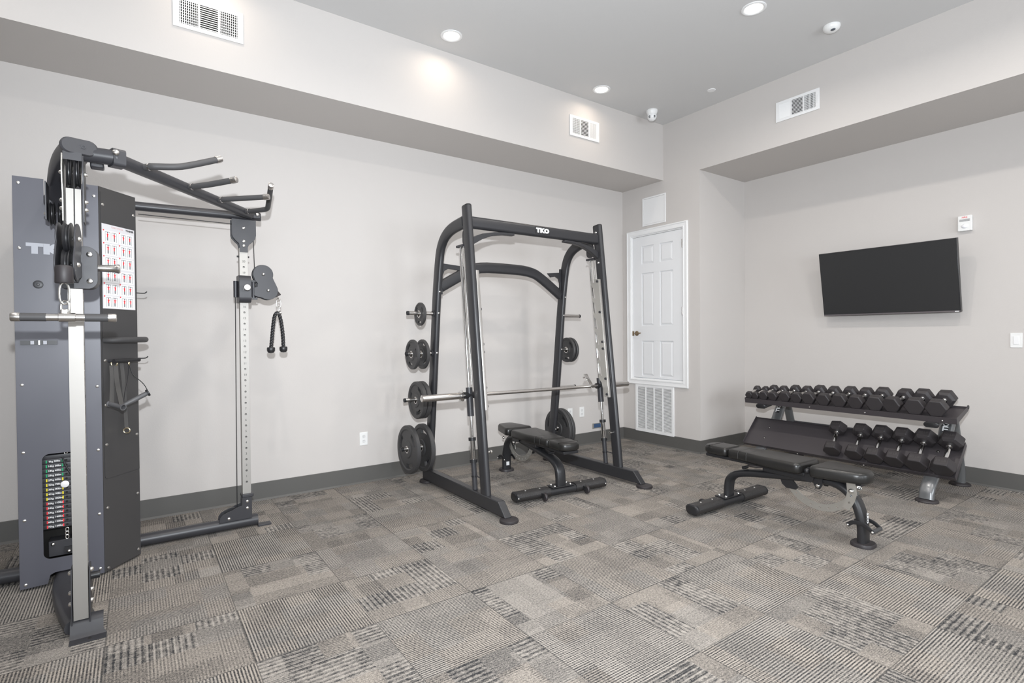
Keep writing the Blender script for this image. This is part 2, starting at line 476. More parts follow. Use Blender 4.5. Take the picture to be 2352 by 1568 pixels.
# ------------------------------------------------------------------ small raised door
def build_door():
    d = bpy.data.objects.new('door_1', None); COL.objects.link(d); d.location = (XB, (DY0+DY1)/2, DZ0); struct(d)
    # casing: moulded flat frame on the wall
    ca = B(); cwid = 0.066
    outer = [(DY0-cwid, DZ0-cwid), (DY1+cwid, DZ0-cwid), (DY1+cwid, DZ1+cwid), (DY0-cwid, DZ1+cwid)]
    hole = [(DY0, DZ0), (DY1, DZ0), (DY1, DZ1), (DY0, DZ1)]
    ex = lambda r: [(DY0-r, DZ0-r), (DY1+r, DZ0-r), (DY1+r, DZ1+r), (DY0-r, DZ1+r)]
    ca.plate(ex(cwid), [ex(0)], 0.014, (XB-0.007, 0, 0), (0, 1, 0), (0, 0, 1))
    ca.plate(ex(cwid-0.004), [ex(cwid-0.018)], 0.008, (XB-0.017, 0, 0), (0, 1, 0), (0, 0, 1))
    ca.plate(ex(0.016), [ex(0.004)], 0.006, (XB-0.016, 0, 0), (0, 1, 0), (0, 0, 1))
    # jamb
    ca.plate(ex(0.0), [ex(-0.012)], 0.09, (XB+0.045, 0, 0), (0, 1, 0), (0, 0, 1))
    ca.build('door_casing', WHITE, d, bevel=0.003)
    y0, y1, z0, z1 = DY0+0.014, DY1-0.014, DZ0+0.016, DZ1-0.014
    W = y1-y0
    cols = [(y0+W*0.185, y0+W*0.440), (y0+W*0.565, y0+W*0.815)]
    rows = [(0.80, 1.215), (1.395, 2.022), (2.13, 2.345)]
    holes = [[(a, c), (b_, c), (b_, dd), (a, dd)] for a, b_ in cols for c, dd in rows]
    sl = B()
    sl.plate([(y0, z0), (y1, z0), (y1, z1), (y0, z1)], holes, 0.012, (XB+0.016, 0, 0), (0, 1, 0), (0, 0, 1))
    sl.box((XB+0.022, y0, z0), (XB+0.045, y1, z1))
    for a, b_ in cols:
        for c, dd in rows:
            # sloping raised field
            o1, o2 = 0.008, 0.030
            q = [(a+o1, c+o1, 0.0215), (b_-o1, c+o1, 0.0215), (b_-o1, dd-o1, 0.0215), (a+o1, dd-o1, 0.0215)]
            p = [(a+o2, c+o2, 0.0125), (b_-o2, c+o2, 0.0125), (b_-o2, dd-o2, 0.0125), (a+o2, dd-o2, 0.0125)]
            vq = [sl.bm.verts.new((XB+x, yy, zz)) for yy, zz, x in q]; vp = [sl.bm.verts.new((XB+x, yy, zz)) for yy, zz, x in p]
            for j in range(4): sl.bm.faces.new((vq[j], vq[(j+1) % 4], vp[(j+1) % 4], vp[j]))
            sl.bm.faces.new(vp)
    sl.build('door_slab', DOORW, d, bevel=0.0015, angle=8)
    # knob at the left (high y)
    ky, kz = y1-0.055, 1.305
    kb = B()
    kb.lathe([(0, 0), (0.030, 0), (0.030, 0.004), (0.026, 0.009), (0.011, 0.011), (0.010, 0.026)], (XB+0.010, ky, kz), (-1, 0, 0), 20)
    kb.sweep([V((XB-0.018, ky+0.01, kz)), V((XB-0.024, ky-0.02, kz)), V((XB-0.026, ky-0.06, kz+0.002)), V((XB-0.024, ky-0.085, kz+0.004))], pill(0.016, 0.010, 3), (0, 0, 1))
    kb.box((XB-0.002, y1-0.012, kz-0.028), (XB+0.011, y1+0.006, kz+0.028), 0.001)
    kb.build('door_handle', BRASS, d)
    for hz in (2.30, 1.55):
        hb = B(); hb.box((XB-0.001, y0-0.013, hz-0.045), (XB+0.012, y0+0.010, hz+0.045))
        hb.cyl((XB-0.004, y0-0.004, hz-0.045), (XB-0.004, y0-0.004, hz+0.045), 0.006, 10)
        hb.build('hinge', SATIN, d)
build_door()

# access panel over the door
t = thing('access_panel', 'white square access panel set in the wall above the small raised door', 'panel', (XB, 4.127, 2.573))
B().plate([(3.958, 2.573), (4.296, 2.573), (4.296, 2.905), (3.958, 2.905)], [[(3.975, 2.590), (4.279, 2.590), (4.279, 2.888), (3.975, 2.888)]], 0.010, (XB-0.005, 0, 0), (0, 1, 0), (0, 0, 1)).build('frame', WHITE, t, bevel=0.0015)
B().box((XB-0.006, 3.977, 2.592), (XB-0.001, 4.277, 2.886)).build('cover', WHITE, t)

# ------------------------------------------------------------------ return air grille
def return_grille():
    y0, y1, z0, z1 = 3.850, 4.416, 0.133, 0.700
    t = thing('return_air_grille', 'white louvred return air grille low on the wall below the small door', 'vent', (XB, (y0+y1)/2, z0))
    m_ = 0.034
    B().plate([(y0, z0), (y1, z0), (y1, z1), (y0, z1)], [[(y0+m_, z0+m_), (y1-m_, z0+m_), (y1-m_, z1-m_), (y0+m_, z1-m_)]], 0.012, (XB-0.0065, 0, 0), (0, 1, 0), (0, 0, 1)).build('frame', WHITE, t, bevel=0.003)
    sl = B(); n = 37; iy0, iy1, iz0, iz1 = y0+m_, y1-m_, z0+m_, z1-m_
    for k in range(n):
        z = iz0 + (k+0.5)*(iz1-iz0)/n
        mm = Matrix.Translation((XB-0.006, 0, z)) @ Matrix.Rotation(math.radians(-38), 4, 'Y')
        sl.box((-0.0058, iy0, -0.0009), (0.0058, iy1, 0.0009), mat=mm)
    sl.build('louvres', WHITE, t)
    mu = B()
    for k in (1, 2, 3):
        y = iy0 + k*(iy1-iy0)/4; mu.box((XB-0.0125, y-0.007, iz0), (XB-0.002, y+0.007, iz1))
    mu.build('mullions', WHITE, t)
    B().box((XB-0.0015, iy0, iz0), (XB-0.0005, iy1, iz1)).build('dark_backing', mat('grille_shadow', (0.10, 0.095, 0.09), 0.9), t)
return_grille()

# ------------------------------------------------------------------ supply registers
def register(label, o, xa, w_, h_, banks, group='supply registers high on the walls'):
    """o = centre on the wall, xa = along wall (left to right in view), normal points to the room"""
    t = thing('supply_register', label, 'vent', o, group)
    o = V(o); xa = V(xa); za = V((0, 0, 1)); n = xa.cross(za)
    P = lambda x, z, d: o + xa*x + za*z + n*d
    m_ = 0.026
    hw = []
    bw = (w_-0.060)/3
    xs = [-w_/2+0.030 + k*bw for k in range(4)]
    for k in range(3):
        a, b_ = xs[k]+0.006, xs[k+1]-0.006
        hw.append([(a, -h_/2+m_), (b_, -h_/2+m_), (b_, h_/2-m_), (a, h_/2-m_)])
    B().plate([(-w_/2, -h_/2), (w_/2, -h_/2), (w_/2, h_/2), (-w_/2, h_/2)], hw, 0.006, P(0, 0, 0.006), xa, za).build('faceplate', WHITE, t, bevel=0.002)
    bk = B()
    mm = Matrix((xa, za, n)).transposed().to_4x4(); mm.translation = o
    bk.box((-w_/2+0.02, -h_/2+0.018, 0.0004), (w_/2-0.02, h_/2-0.018, 0.0012), mat=mm)
    bk.build('dark_opening', DARKHOLE, t)
    for k, kind in enumerate(banks):
        a, b_ = xs[k]+0.006, xs[k+1]-0.006
        s_ = B()
        if kind == 'h' or kind == 'x':
            nn = 11 if kind == 'h' else 9
            for j in range(nn):
                z = -h_/2+m_ + (j+0.5)*(h_-2*m_)/nn
                dd = 0.004 if kind == 'h' else 0.0022
                s_.box((a, z-0.0026 if kind == 'h' else z-0.0016, dd-0.001), (b_, z+0.0022 if kind == 'h' else z+0.0012, dd+0.001), mat=mm @ Matrix.Rotation(0, 4, 'X'))
        if kind in 'vx':
            nn = 9
            for j in range(nn):
                x = a + (j+0.5)*(b_-a)/nn
                s_.box((x-0.0026, -h_/2+m_, 0.0045), (x+0.0018, h_/2-m_, 0.007), mat=mm)
        if kind == 'w':   # closed fins seen from their flat side
            nn = 9
            for j in range(nn):
                x = a + (j+0.5)*(b_-a)/nn
                m2 = mm @ Matrix.Translation((x, 0, 0.005)) @ Matrix.Rotation(math.radians(18), 4, 'Y')
                s_.box((-0.0064, -h_/2+m_, -0.0006), (0.0064, h_/2-m_, 0.0006), mat=m2)
        s_.build('fins', WHITE, t)
    lv = B(); lv.box((w_/2-0.020, -0.035, 0.009), (w_/2-0.016, 0.035, 0.012), mat=mm)
    lv.build('damper_lever', PLAST2, t)
    return t
register('white supply register on the soffit, the one nearest the left edge of the photo', (0.427, YS, 3.370), (1, 0, 0), 0.402, 0.203, 'xhx')
register('white supply register on the soffit near the corner security camera', (3.746, YS, 3.376), (1, 0, 0), 0.402, 0.203, 'xhw')
register('white supply register high on the header wall above the recess', (XB, 2.480, 3.366), (0, -1, 0), 0.392, 0.186, 'whx')

# ------------------------------------------------------------------ electrical
def outlet(x, z, label, blank=False):
    t = thing('wall_outlet', label, 'outlet', (x, YA, z), 'duplex outlets low on the left wall')
    B().box((x-0.036, YA-0.005, z-0.058), (x+0.036, YA, z+0.058)).build('cover_plate', PLAST, t, bevel=0.002)
    for dz in (-0.021, 0.021):
        s_ = B(); s_.lathe([(0, 0), (0.0155, 0), (0.017, 0.0015)], (x, YA-0.0065, z+dz), (0, 1, 0), 20)
        r = s_.build('socket', PLAST2, t)
        h_ = B()
        for dx, hh in ((-0.006, 0.0045), (0.006, 0.0038)): h_.box((x+dx-0.0009, YA-0.0069, z+dz+0.004-hh), (x+dx+0.0009, YA-0.0064, z+dz+0.004+hh))
        h_.cyl((x, YA-0.0069, z+dz-0.0085), (x, YA-0.0064, z+dz-0.0085), 0.0022, 8)
        h_.build('slots', DARKHOLE, r)
    return t
outlet(1.649, 0.390, 'white duplex outlet on the bare wall between cable machine and weight rack')
outlet(4.262, 0.392, 'white duplex outlet in plain view, between the rack rear post and the corner')
outlet(4.080, 0.392, 'white duplex outlet partly hidden behind the big plates of the rack')
t = thing('low_voltage_box', 'open blue cable box cut low into the wall behind the rack', 'electrical box', (4.515, YA, 0.207))
B().plate([(4.430, 0.176), (4.600, 0.176), (4.600, 0.238), (4.430, 0.238)], [[(4.455, 0.184), (4.592, 0.184), (4.592, 0.230), (4.455, 0.230)]], 0.004, (0, YA-0.0025, 0), (1, 0, 0), (0, 0, 1)).build('bracket', GALV, t)
B().box((4.456, YA-0.0035, 0.185), (4.591, YA-0.001, 0.229)).build('blue_box', BLUE, t)

t = thing('light_switch', 'white rocker light switch at the right edge of the recessed wall', 'switch', (XT, 1.164, 1.225))
B().box((XT-0.005, 1.127, 1.165), (XT, 1.201, 1.284)).build('cover_plate', PLAST, t, bevel=0.002)
B().box((XT-0.009, 1.147, 1.190), (XT-0.004, 1.181, 1.257)).build('rocker', WHITE, t, bevel=0.0015)

t = thing('fire_strobe', 'white fire alarm horn strobe on the wall above the television', 'alarm', (XT, 1.487, 2.215))
B().box((XT-0.035, 1.440, 2.155), (XT, 1.534, 2.285)).build('housing', PLAST, t, bevel=0.004)
B().text('FIRE', 0.021, (XT-0.0362, 1.487, 2.268), (0, -1, 0), (0, 0, 1)).build('lettering', RED, t)
g_ = B()
for k in range(5): g_.box((XT-0.0368, 1.452, 2.236+k*0.0040), (XT-0.0352, 1.522, 2.238+k*0.0040))
g_.build('sounder_slots', mat('slot_grey', (0.25, 0.25, 0.25), 0.6), t)
B().sphere((XT-0.034, 1.487, 2.195), 0.024, 16, (0.6, 1, 0.8)).build('strobe_lens', GLASS, t)

# ------------------------------------------------------------------ television
def television():
    yl, yr = 2.590, 1.492
    top, bot = V((5.600, 0, 2.0795)), V((5.715, 0, 1.462))
    t = thing('television', 'black flat television tilted forward on the recessed wall above the dumbbells', 'television', (XT, (yl+yr)/2, 1.75))
    d = (top-bot); H = d.length; d.normalize(); n = V((-d.z, 0, d.x))     # room-facing normal
    if n.x > 0: n = -n
    mm = Matrix((V((0, -1, 0)), d, n)).transposed().to_4x4(); mm.translation = V((bot.x, yl, bot.z))
    W = yl-yr
    B().box((0, 0, -0.045), (W, H, -0.002), mat=mm).build('bezel', TVEDGE, t, bevel=0.003)
    B().box((0.006, 0.020, -0.003), (W-0.006, H-0.006, 0.0), mat=mm).build('screen', SCREEN, t)
    B().box((0.003, 0.003, -0.003), (W-0.003, 0.016, 0.001), mat=mm).build('bottom_trim', TVBAR, t)
    B().box((W-0.040, 0.006, 0.001), (W-0.012, 0.012, 0.0018), mat=mm).build('badge', LOGO, t)
    b_ = B(); b_.box((5.68, 1.90, 1.66), (XT, 2.18, 1.88)); b_.build('wall_mount', BLACKM, t, bevel=0.004)
television()

# ------------------------------------------------------------------ ceiling items
def downlight(x, y, label, power=2.2, tint=None):
    t = thing('recessed_downlight', label, 'ceiling light', (x, y, ZC), 'recessed downlights in the ceiling')
    B().lathe([(0.086, 0), (0.086, 0.005), (0.078, 0.008), (0.066, 0.006), (0.060, -0.0), ], (x, y, ZC+0.0005), (0, 0, -1), 36).build('trim_ring', WHITE, t)
    B().lathe([(0, 0.003), (0.061, 0.003), (0.061, 0.0)], (x, y, ZC), (0, 0, -1), 32).build('lens', LENS, t)
    lamp('lamp', 'AREA', (0, 0, -0.004), power, tint or LIGHT_COL, (0, 0, 0), t, shape='DISK', size=0.118, spread=math.radians(160))
for x, y, lb in ((2.092, 3.755, 'leftmost lit recessed downlight close to the soffit face'),
                 (3.746, 3.750, 'lit recessed downlight nearest the security camera'),
                 (3.745, 2.185, 'large lit recessed downlight at the top edge, beside the round ceiling sensor'),
                 (0.44, 3.755, 'lit recessed downlight above the soffit register, left of the picture top'),
                 (2.092, 2.185, 'lit recessed downlight in the middle of the ceiling, just above the picture'),
                 (0.44, 2.185, 'lit recessed downlight above the floor in front of the cable machine')):
    downlight(x, y, lb, 1.7 if y > 3 else 15, None if y > 3 else (1.0, 0.945, 0.885))
for i, (x, y) in enumerate(((-1.21, 3.755), (-1.21, 2.185), (3.745, 0.6), (2.092, 0.6), (0.44, 0.6), (3.745, -1.2), (1.2, -1.2), (-1.6, 0.0))):  # assumed unseen downlights, powered up to serve as ambient light
    downlight(x, y, 'lit recessed downlight outside the picture, over the rest of the room', 20 if (x > 3 and y > 0) else (6 if x < 0 else 10), (1.0, 0.945, 0.885))

t = thing('motion_sensor', 'white round domed ceiling sensor with a dark slot, right of the big downlight', 'sensor', (4.462, 1.965, ZC))
B().lathe([(0.060, 0), (0.062, 0.010), (0.056, 0.026), (0.040, 0.040), (0.022, 0.046), (0, 0.047)], (4.462, 1.965, ZC), (0, 0, -1), 28).build('dome', PLAST, t)
B().sphere((4.440, 1.945, ZC-0.043), 0.013, 12, (1.2, 1.4, 0.5)).build('sensor_window', mat('sensor_grey', (0.09, 0.10, 0.12), 0.3), t)
o = B().lathe([(0, 0.006), (0.036, 0.005), (0.040, 0.0)], (4.650, 3.152, ZC), (0, 0, -1), 28).build('ceiling_cap', WHITE)
tag(o, 'small flat white round cap on the ceiling between register and security camera', 'ceiling cover')

def security_camera():
    x, y = 4.545, 3.800
    t = thing('security_camera', 'white turret security camera hanging from the ceiling in the corner', 'camera', (x, y, ZC))
    B().lathe([(0.060, 0), (0.062, 0.012), (0.055, 0.030), (0.046, 0.048), (0.040, 0.050)], (x, y, ZC), (0, 0, -1), 28).build('base', PLAST, t)
    c = V((x, y, ZC-0.062))
    b_ = B().sphere(c, 0.050, 24).build('eyeball', WHITE, t)
    look = (V((0.4, 0.2, 1.5)) - c).normalized()
    side = look.cross(V((0, 0, 1))).normalized()
    for s_ in (-1, 1):
        p = c + (look*0.044 + side*(0.021*s_))
        B().lathe([(0, 0.004), (0.010, 0.004), (0.0135, 0.0)], p - look*0.002, look, 16).build('lens', BLACKP, b_)
security_camera()

# ================================================================== SMITH MACHINE
def bolt(mb, p, d, r=0.009, h=0.006):
    if isinstance(mb, BL): mb.l.append((p, d, r, h)); return
    mb.lathe([(0, h), (r*0.45, h*0.95), (r*0.85, h*0.6), (r, 0), ], p, d, 12)

def bolts(specs, parent, name='bolt'):
    for p, d, r, h in specs:
        bb = B(); bolt(bb, p, d, r, h); bb.build(name, BOLT, parent)

class BL:
    """collects bolt heads, builds each as a part of its own"""
    def __init__(s): s.l = []
    def build(s, name, m, parent): bolts(s.l, parent)

def weight_plate(c, R, th, axis=(1, 0, 0), name_label=None, group='rubber weight plates on the rack pegs', spin=0.0):
    """rubber plate with three grip slots, standing on a peg; c = centre of disc"""
    t = thing('weight_plate', name_label, 'weight plate', c, group)
    c = V(c); ax = V(axis)
    ya = V((0, 0, 1)); xa = ya.cross(ax)
    slots = []
    for k in range(3):
        a0 = spin + 2*PI*k/3; w_ = 0.52
        ri, ro = R*0.60, R*0.78
        pts = [(ro*math.cos(a0+w_*(j/6-0.5)*2*0.8), ro*math.sin(a0+w_*(j/6-0.5)*2*0.8)) for j in range(7)]
        pts += [(ri*math.cos(a0-w_*(j/6-0.5)*2*0.72), ri*math.sin(a0-w_*(j/6-0.5)*2*0.72)) for j in range(7)]
        slots.append(pts)
    body = B()
    body.plate(circ(R*0.86, 48), [circ(0.0265, 24)] + slots, th*0.62, c, xa, ya)
    # rim and hub as lathed rings
    h = th/2
    body.lathe([(R*0.80, -h*0.62), (R*0.84, -h), (R-0.006, -h), (R, -h+0.006), (R, h-0.006), (R-0.006, h), (R*0.84, h), (R*0.80, h*0.62)], c, ax, 56)
    body.lathe([(0.026, -h), (R*0.24+0.018, -h), (R*0.24+0.026, -h*0.6), (R*0.24+0.026, h*0.6), (R*0.24+0.018, h), (0.026, h)], c, ax, 32)
    body.build('disc', PLATEM, t, angle=30)
    B().lathe([(0.0235, -h-0.001), (0.031, -h-0.001), (0.031, h+0.001), (0.0235, h+0.001), (0.0235, -h-0.001)], c, ax, 28).build('steel_hub', SATIN, t)
    return t

def smith_machine():
    t = thing('smith_machine', 'black weight rack with sliding barbell and plate pegs, the widest machine in the centre', 'weight machine', (2.82, 3.7, 0))
    PY = lambda x, pts: [V((x, y, z)) for y, z in pts]
    XS = (2.115, 3.515)
    oval = pill(0.052, 0.100, 5)      # a across x, b in plane
    yf = lambda z: 3.335 + (z-0.10)*(3.583-3.335)/2.20
    def yb(z):
        pts = [(0.10, 4.285), (0.577, 4.21), (1.56, 4.105), (1.86, 4.06)]
        for (a, b_), (c, d) in zip(pts, pts[1:]):
            if z <= c: return b_ + (z-a)*(d-b_)/(c-a)
        return 4.06
    for x in XS:
        inn = 1 if x < 2.8 else -1
        # base beam with sloped toe
        out = [(4.345, 0.022), (4.345, 0.120), (3.135, 0.120), (3.045, 0.022)]
        B().plate(out, [], 0.060, (x, 0, 0), (0, 1, 0), (0, 0, 1)).build('base_beam', RACKF, t, bevel=0.006)
        for fy in (3.022, 4.292):
            B().lathe([(0, 0), (0.066, 0), (0.068, 0.006), (0.066, 0.018), (0.060, 0.022), (0, 0.022)], (x-0.004, fy+0.012, 0), (0, 0, 1), 28).build('rubber_foot', RUBBER, t)
        # front upright
        p = PY(x, [(yf(0.11), 0.11), (yf(2.30), 2.30)])
        fu = B().sweep(p, oval, (1, 0, 0)).build('front_upright', RACKF, t, bevel=0.004)
        B().sweep([V((x, yf(2.298), 2.298)), V((x, yf(2.306), 2.306)), V((x, yf(2.31), 2.310))], oval, (1, 0, 0), scale=[1.0, 0.93, 0.6]).build('end_cap', BLACKP, fu)
        # rear upright, bent over the top
        pts = smooth_path(PY(x, [(4.285, 0.11), (4.21, 0.577), (4.105, 1.56), (4.06, 1.86), (4.01, 2.06), (3.87, 2.160), (3.615, 2.185)]), 3)
        B().sweep(pts, oval, (1, 0, 0)).build('rear_upright', RACKF, t)
        # curved gusset between upright and top beam
        L = 0.43; s_ = inn
        o1 = [(0.02, 2.055), (0.12, 2.094), (0.24, 2.118), (0.34, 2.126), (L, 2.126), (L, 2.108), (0.33, 2.105), (0.22, 2.088), (0.12, 2.050), (0.02, 1.992)]
        B().plate([(x + s_*a, z) for a, z in (o1 if s_ > 0 else o1[::-1])], [], 0.045, (0, 3.568, 0), (1, 0, 0), (0, 0, 1)).build('gusset', RACKF, t, bevel=0.003)
        # guide rods
        ga, gb = V((x, 3.682, 2.0)), V((x, 3.490, 0.12))
        g = lambda z: gb + (ga-gb)*((z-gb.z)/(ga.z-gb.z))
        B().cyl(g(0.30), ga, 0.0125, 14).build('guide_rod', CHROME, t)
        B().cyl(gb, g(0.345), 0.020, 16).build('spring_tube', BLACKM, t)
        B().cyl(g(0.345), g(0.50), 0.0205, 18).build('bumper_sleeve', CHROME, t)
        for z in (0.335, 0.50, 0.22):
            k_ = 0.012 if z > 0.3 else 0.006
            B().cyl(g(z-k_), g(z+k_), 0.029 if z > 0.3 else 0.024, 18).build('collar', BLACKP, t)
        B().cyl(g(0.225), V((x, yf(0.225)+0.040, 0.225)), 0.005, 8).build('tie_rod', BLACKM, t)
        # second rod of the counterweight
        off = V((0, -0.046, 0))
        B().cyl(g(0.92)+off, g(1.995)+off, 0.007, 10).build('balance_rod', SATIN, t)
        top = B(); top.sweep([ga+V((0, 0.030, 0)), ga+V((0, -0.075, 0))], rrect(0.050, 0.018, 0.004), (1, 0, 0))
        top.build('rod_bracket', BLACKM, t)
        hb = B(); hb.plate(rrect(0.09, 0.13, 0.04), [], 0.010, (x+0.030*inn, 3.650, 2.075), (0, 1, 0), (0, 0, 1))
        hb.build('hanger_plate', RACKF, t)
        # notched latch rack
        xl = x + 0.058*inn
        zz0, zz1 = 0.735, 1.80
        outl = [(yf(zz0)-0.015, zz0), (yf(zz1)-0.015, zz1), (yf(zz1)+0.045, zz1+0.005)]
        k = 0; z = zz1-0.03
        while z > zz0+0.10:
            yy = yf(z)+0.045
            outl += [(yy, z), (yy+0.026, z+0.006), (yy+0.030, z+0.024), (yy+0.040, z+0.024), (yy+0.042, z-0.014), (yy+0.026, z-0.036), (yy+0.004, z-0.058)]
            z -= 0.142
        outl += [(yf(zz0)+0.035, zz0)]
        B().plate(outl, [], 0.006, (xl, 0, 0), (0, 1, 0), (0, 0, 1)).build('latch_rack', GALV, t)
        fl = B().sweep([V((xl-0.012*inn, yf(zz0)-0.018, zz0)), V((xl-0.012*inn, yf(zz1)-0.018, zz1))], rrect(0.026, 0.005, 0.001), (1, 0, 0)).build('latch_flange', SATIN, t)
        for z in (1.78, 1.50, 1.23, 1.17, 0.90, 0.76):
            B().cyl(V((x+0.02*inn, yf(z), z)), V((xl+0.012*inn, yf(z), z)), 0.011, 12).build('spacer', BLACKM, t)
        bz = BL()
        for z in (1.78, 1.50, 1.23, 1.17, 0.90, 0.76): bolt(bz, V((xl+0.004*inn, yf(z)+0.004, z)), (inn, 0, 0), 0.009)
        for z in (2.235, 1.955):
            bolt(bz, V((x+0.026*inn, yf(z), z)), (inn, 0, 0), 0.012, 0.010)
        for z in (1.955, 1.67, 1.49, 1.15, 0.755, 0.33): bolt(bz, V((x-0.0*inn, yb(z)-0.050, z)), (0, -1, 0), 0.009)
        bz.build('bolts', BOLT, t)
        sp_ = B().lathe([(0.007, 0), (0.007, 0.030), (0.013, 0.034), (0.013, 0.048), (0, 0.050)], V((x+0.026*inn, yf(0.42), 0.42)), (inn, 0, 0), 14).build('pull_pin', BOLT, t)
        # plate pegs
        for z in (1.487, 1.148, 0.755, 0.33):
            y = yb(z)+0.0
            a = V((x-0.024*inn, y, z)); tip = V((x-(0.262 if inn > 0 else 0.255)*inn, y, z))
            pg = B().cyl(a, tip, 0.0165, 18).build('plate_peg', SATIN, t)
            B().lathe([(0.0175, 0), (0.0175, 0.016), (0.012, 0.018), (0.010, 0.014), (0, 0.014)], tip - V((-inn, 0, 0))*0.010, (-inn, 0, 0), 18).build('rubber_cap', BLACKP, pg)
            B().lathe([(0.030, 0), (0.030, 0.007), (0.020, 0.009)], a, (-inn, 0, 0), 18).build('flange', BLACKM, pg)
    # top beam with lettering
    B().sweep([V((2.14, 3.568, 2.174)), V((3.49, 3.568, 2.174))], pill(0.096, 0.050, 5), (0, 0, 1)).build('top_beam', RACKF, t)
    lg = B().box((2.757, 3.541, 2.150), (2.914, 3.5435, 2.205)).build('logo_patch', BLACKP, t)
    lg2 = B().text('TKO', 0.047, (2.835, 3.5405, 2.177), (1, 0, 0), (0, 0, 1), offset=0.0038, space=1.10, sx=1.32).build('lettering', LOGO, lg)
    # rear arch
    arch = smooth_path([(2.145, 4.085, 1.715), (2.36, 4.08, 1.835), (2.50, 4.075, 1.905), (2.80, 4.072, 1.912), (3.12, 4.075, 1.905), (3.27, 4.08, 1.830), (3.485, 4.085, 1.690)], 2)
    B().sweep(arch, pill(0.046, 0.098, 4), (0, 1, 0)).build('rear_arch', RACKF, t)
    for x, s_ in ((2.145, 1), (3.485, -1)):
        ex_ = 0.24 if s_ > 0 else 0.17
        o1 = [(0, 1.950), (0.012, 1.950), (0.012, 1.915), (ex_, 1.900), (ex_-0.04, 1.862), (0.07, 1.872), (0.032, 1.852), (0.014, 1.81), (0.012, 1.65), (0, 1.65)]
        B().plate([(x+s_*a, z) for a, z in (o1 if s_ > 0 else o1[::-1])], [], 0.020, (0, 4.075, 0), (1, 0, 0), (0, 0, 1)).build('mounting_plate', RACKF, t, bevel=0.002)
    return t, yb
SMITH, YB = smith_machine()

# barbell riding on the guide rods
def barbell():
    y, z0, z1 = 3.562, 0.838, 0.820
    t = thing('barbell', 'chrome barbell held across the weight rack by two sliding bearings', 'barbell', (2.82, y, 0.81))
    Z = lambda x: z0 + (x-1.76)*(z1-z0)/2.2
    P = lambda x: V((x, y, Z(x)))
    B().cyl(P(2.05), P(3.60), 0.0145, 18).build('shaft', SATIN, t)
    for a, b_, s_ in ((2.052, 1.708, -1), (3.575, 3.885, 1)):
        sl = B().lathe([(0, 0), (0.0255, 0), (0.0255, abs(b_-a)-0.003), (0.022, abs(b_-a)), (0.015, abs(b_-a)), (0.014, abs(b_-a)-0.002), (0, abs(b_-a)-0.002)], P(a), (s_, 0, -0.006*s_), 24).build('sleeve', SATIN, t)
        B().lathe([(0.020, 0), (0.040, 0), (0.044, 0.004), (0.044, 0.012), (0.030, 0.018), (0.026, 0.020)], P(a-0.0), (s_, 0, 0), 26).build('sleeve_collar', CHROME, t)
    for x, inn in ((2.115, 1), (3.515, -1)):
        ga, gb = V((x, 3.682, 2.0)), V((x, 3.490, 0.12))
        g = lambda z: gb + (ga-gb)*((z-gb.z)/(ga.z-gb.z))
        sl = B(); sl.cyl(g(0.675), g(0.895), 0.026, 18); sl.build('bearing_housing', BLACKM, t)
        B().cyl(V((x-0.045, y, Z(x))), V((x+0.045, y, Z(x))), 0.026, 16).build('bearing_block', BLACKP, t)
        # hook that turns with the shaft
        hk = B(); c = P(x+0.105*inn)
        d = V((0, 0.62, 0.78)) if inn < 0 else V((0, 0.55, 0.83))
        n = V((1, 0, 0)); 
        mm = Matrix((n, d.cross(n)*-1, d)).transposed().to_4x4(); mm.translation = c
        hk.box((-0.022, -0.006, -0.018), (0.022, 0.006, 0.135), mat=mm)
        hk.box((-0.022, -0.030, 0.110), (0.022, 0.0, 0.122), mat=mm)
        hk.build('latch_hook', CHROME, t, bevel=0.002)
barbell()

# plates on the pegs
PL = [  # x, z, R, thickness, label, spin
 (1.968, 1.487, 0.098, 0.026, 'smallest weight plate, alone on the top left peg of the rack', 0.5),
 (1.912, 1.148, 0.126, 0.028, 'small weight plate, outer one of two on the second left peg', 0.2),
 (2.002, 1.148, 0.126, 0.028, 'small weight plate, inner one of two on the second left peg', 1.2),
 (1.972, 0.755, 0.160, 0.038, 'medium weight plate, outer one on the left peg level with the barbell', 0.9),
 (2.014, 0.755, 0.160, 0.038, 'medium weight plate, inner one on the left peg level with the barbell', 0.1),
 (1.915, 0.33, 0.207, 0.040, 'large weight plate, outer one on the bottom left peg near the floor', 0.7),
 (2.048, 0.33, 0.207, 0.040, 'large weight plate, inner one on the bottom left peg against the rear post', 1.3),
 (3.630, 1.148, 0.126, 0.028, 'small weight plate on the right side peg, nearer the rear post', 0.4),
 (3.672, 1.148, 0.126, 0.028, 'small weight plate on the right side peg, outer one facing the door', 1.0),
 (3.590, 0.33, 0.207, 0.036, 'large weight plate behind the right rear post, innermost at floor level', 0.4),
 (3.632, 0.33, 0.207, 0.036, 'large weight plate at the bottom right peg, outer one beside the outlets', 1.0)]
for x, z, R, th, lb, spn in PL:
    # a plate hangs with its hole resting on the peg
    weight_plate((x, YB(z), z-0.0070), R, th, (-1 if x < 2.8 else 1, 0, 0), lb, spin=spn)

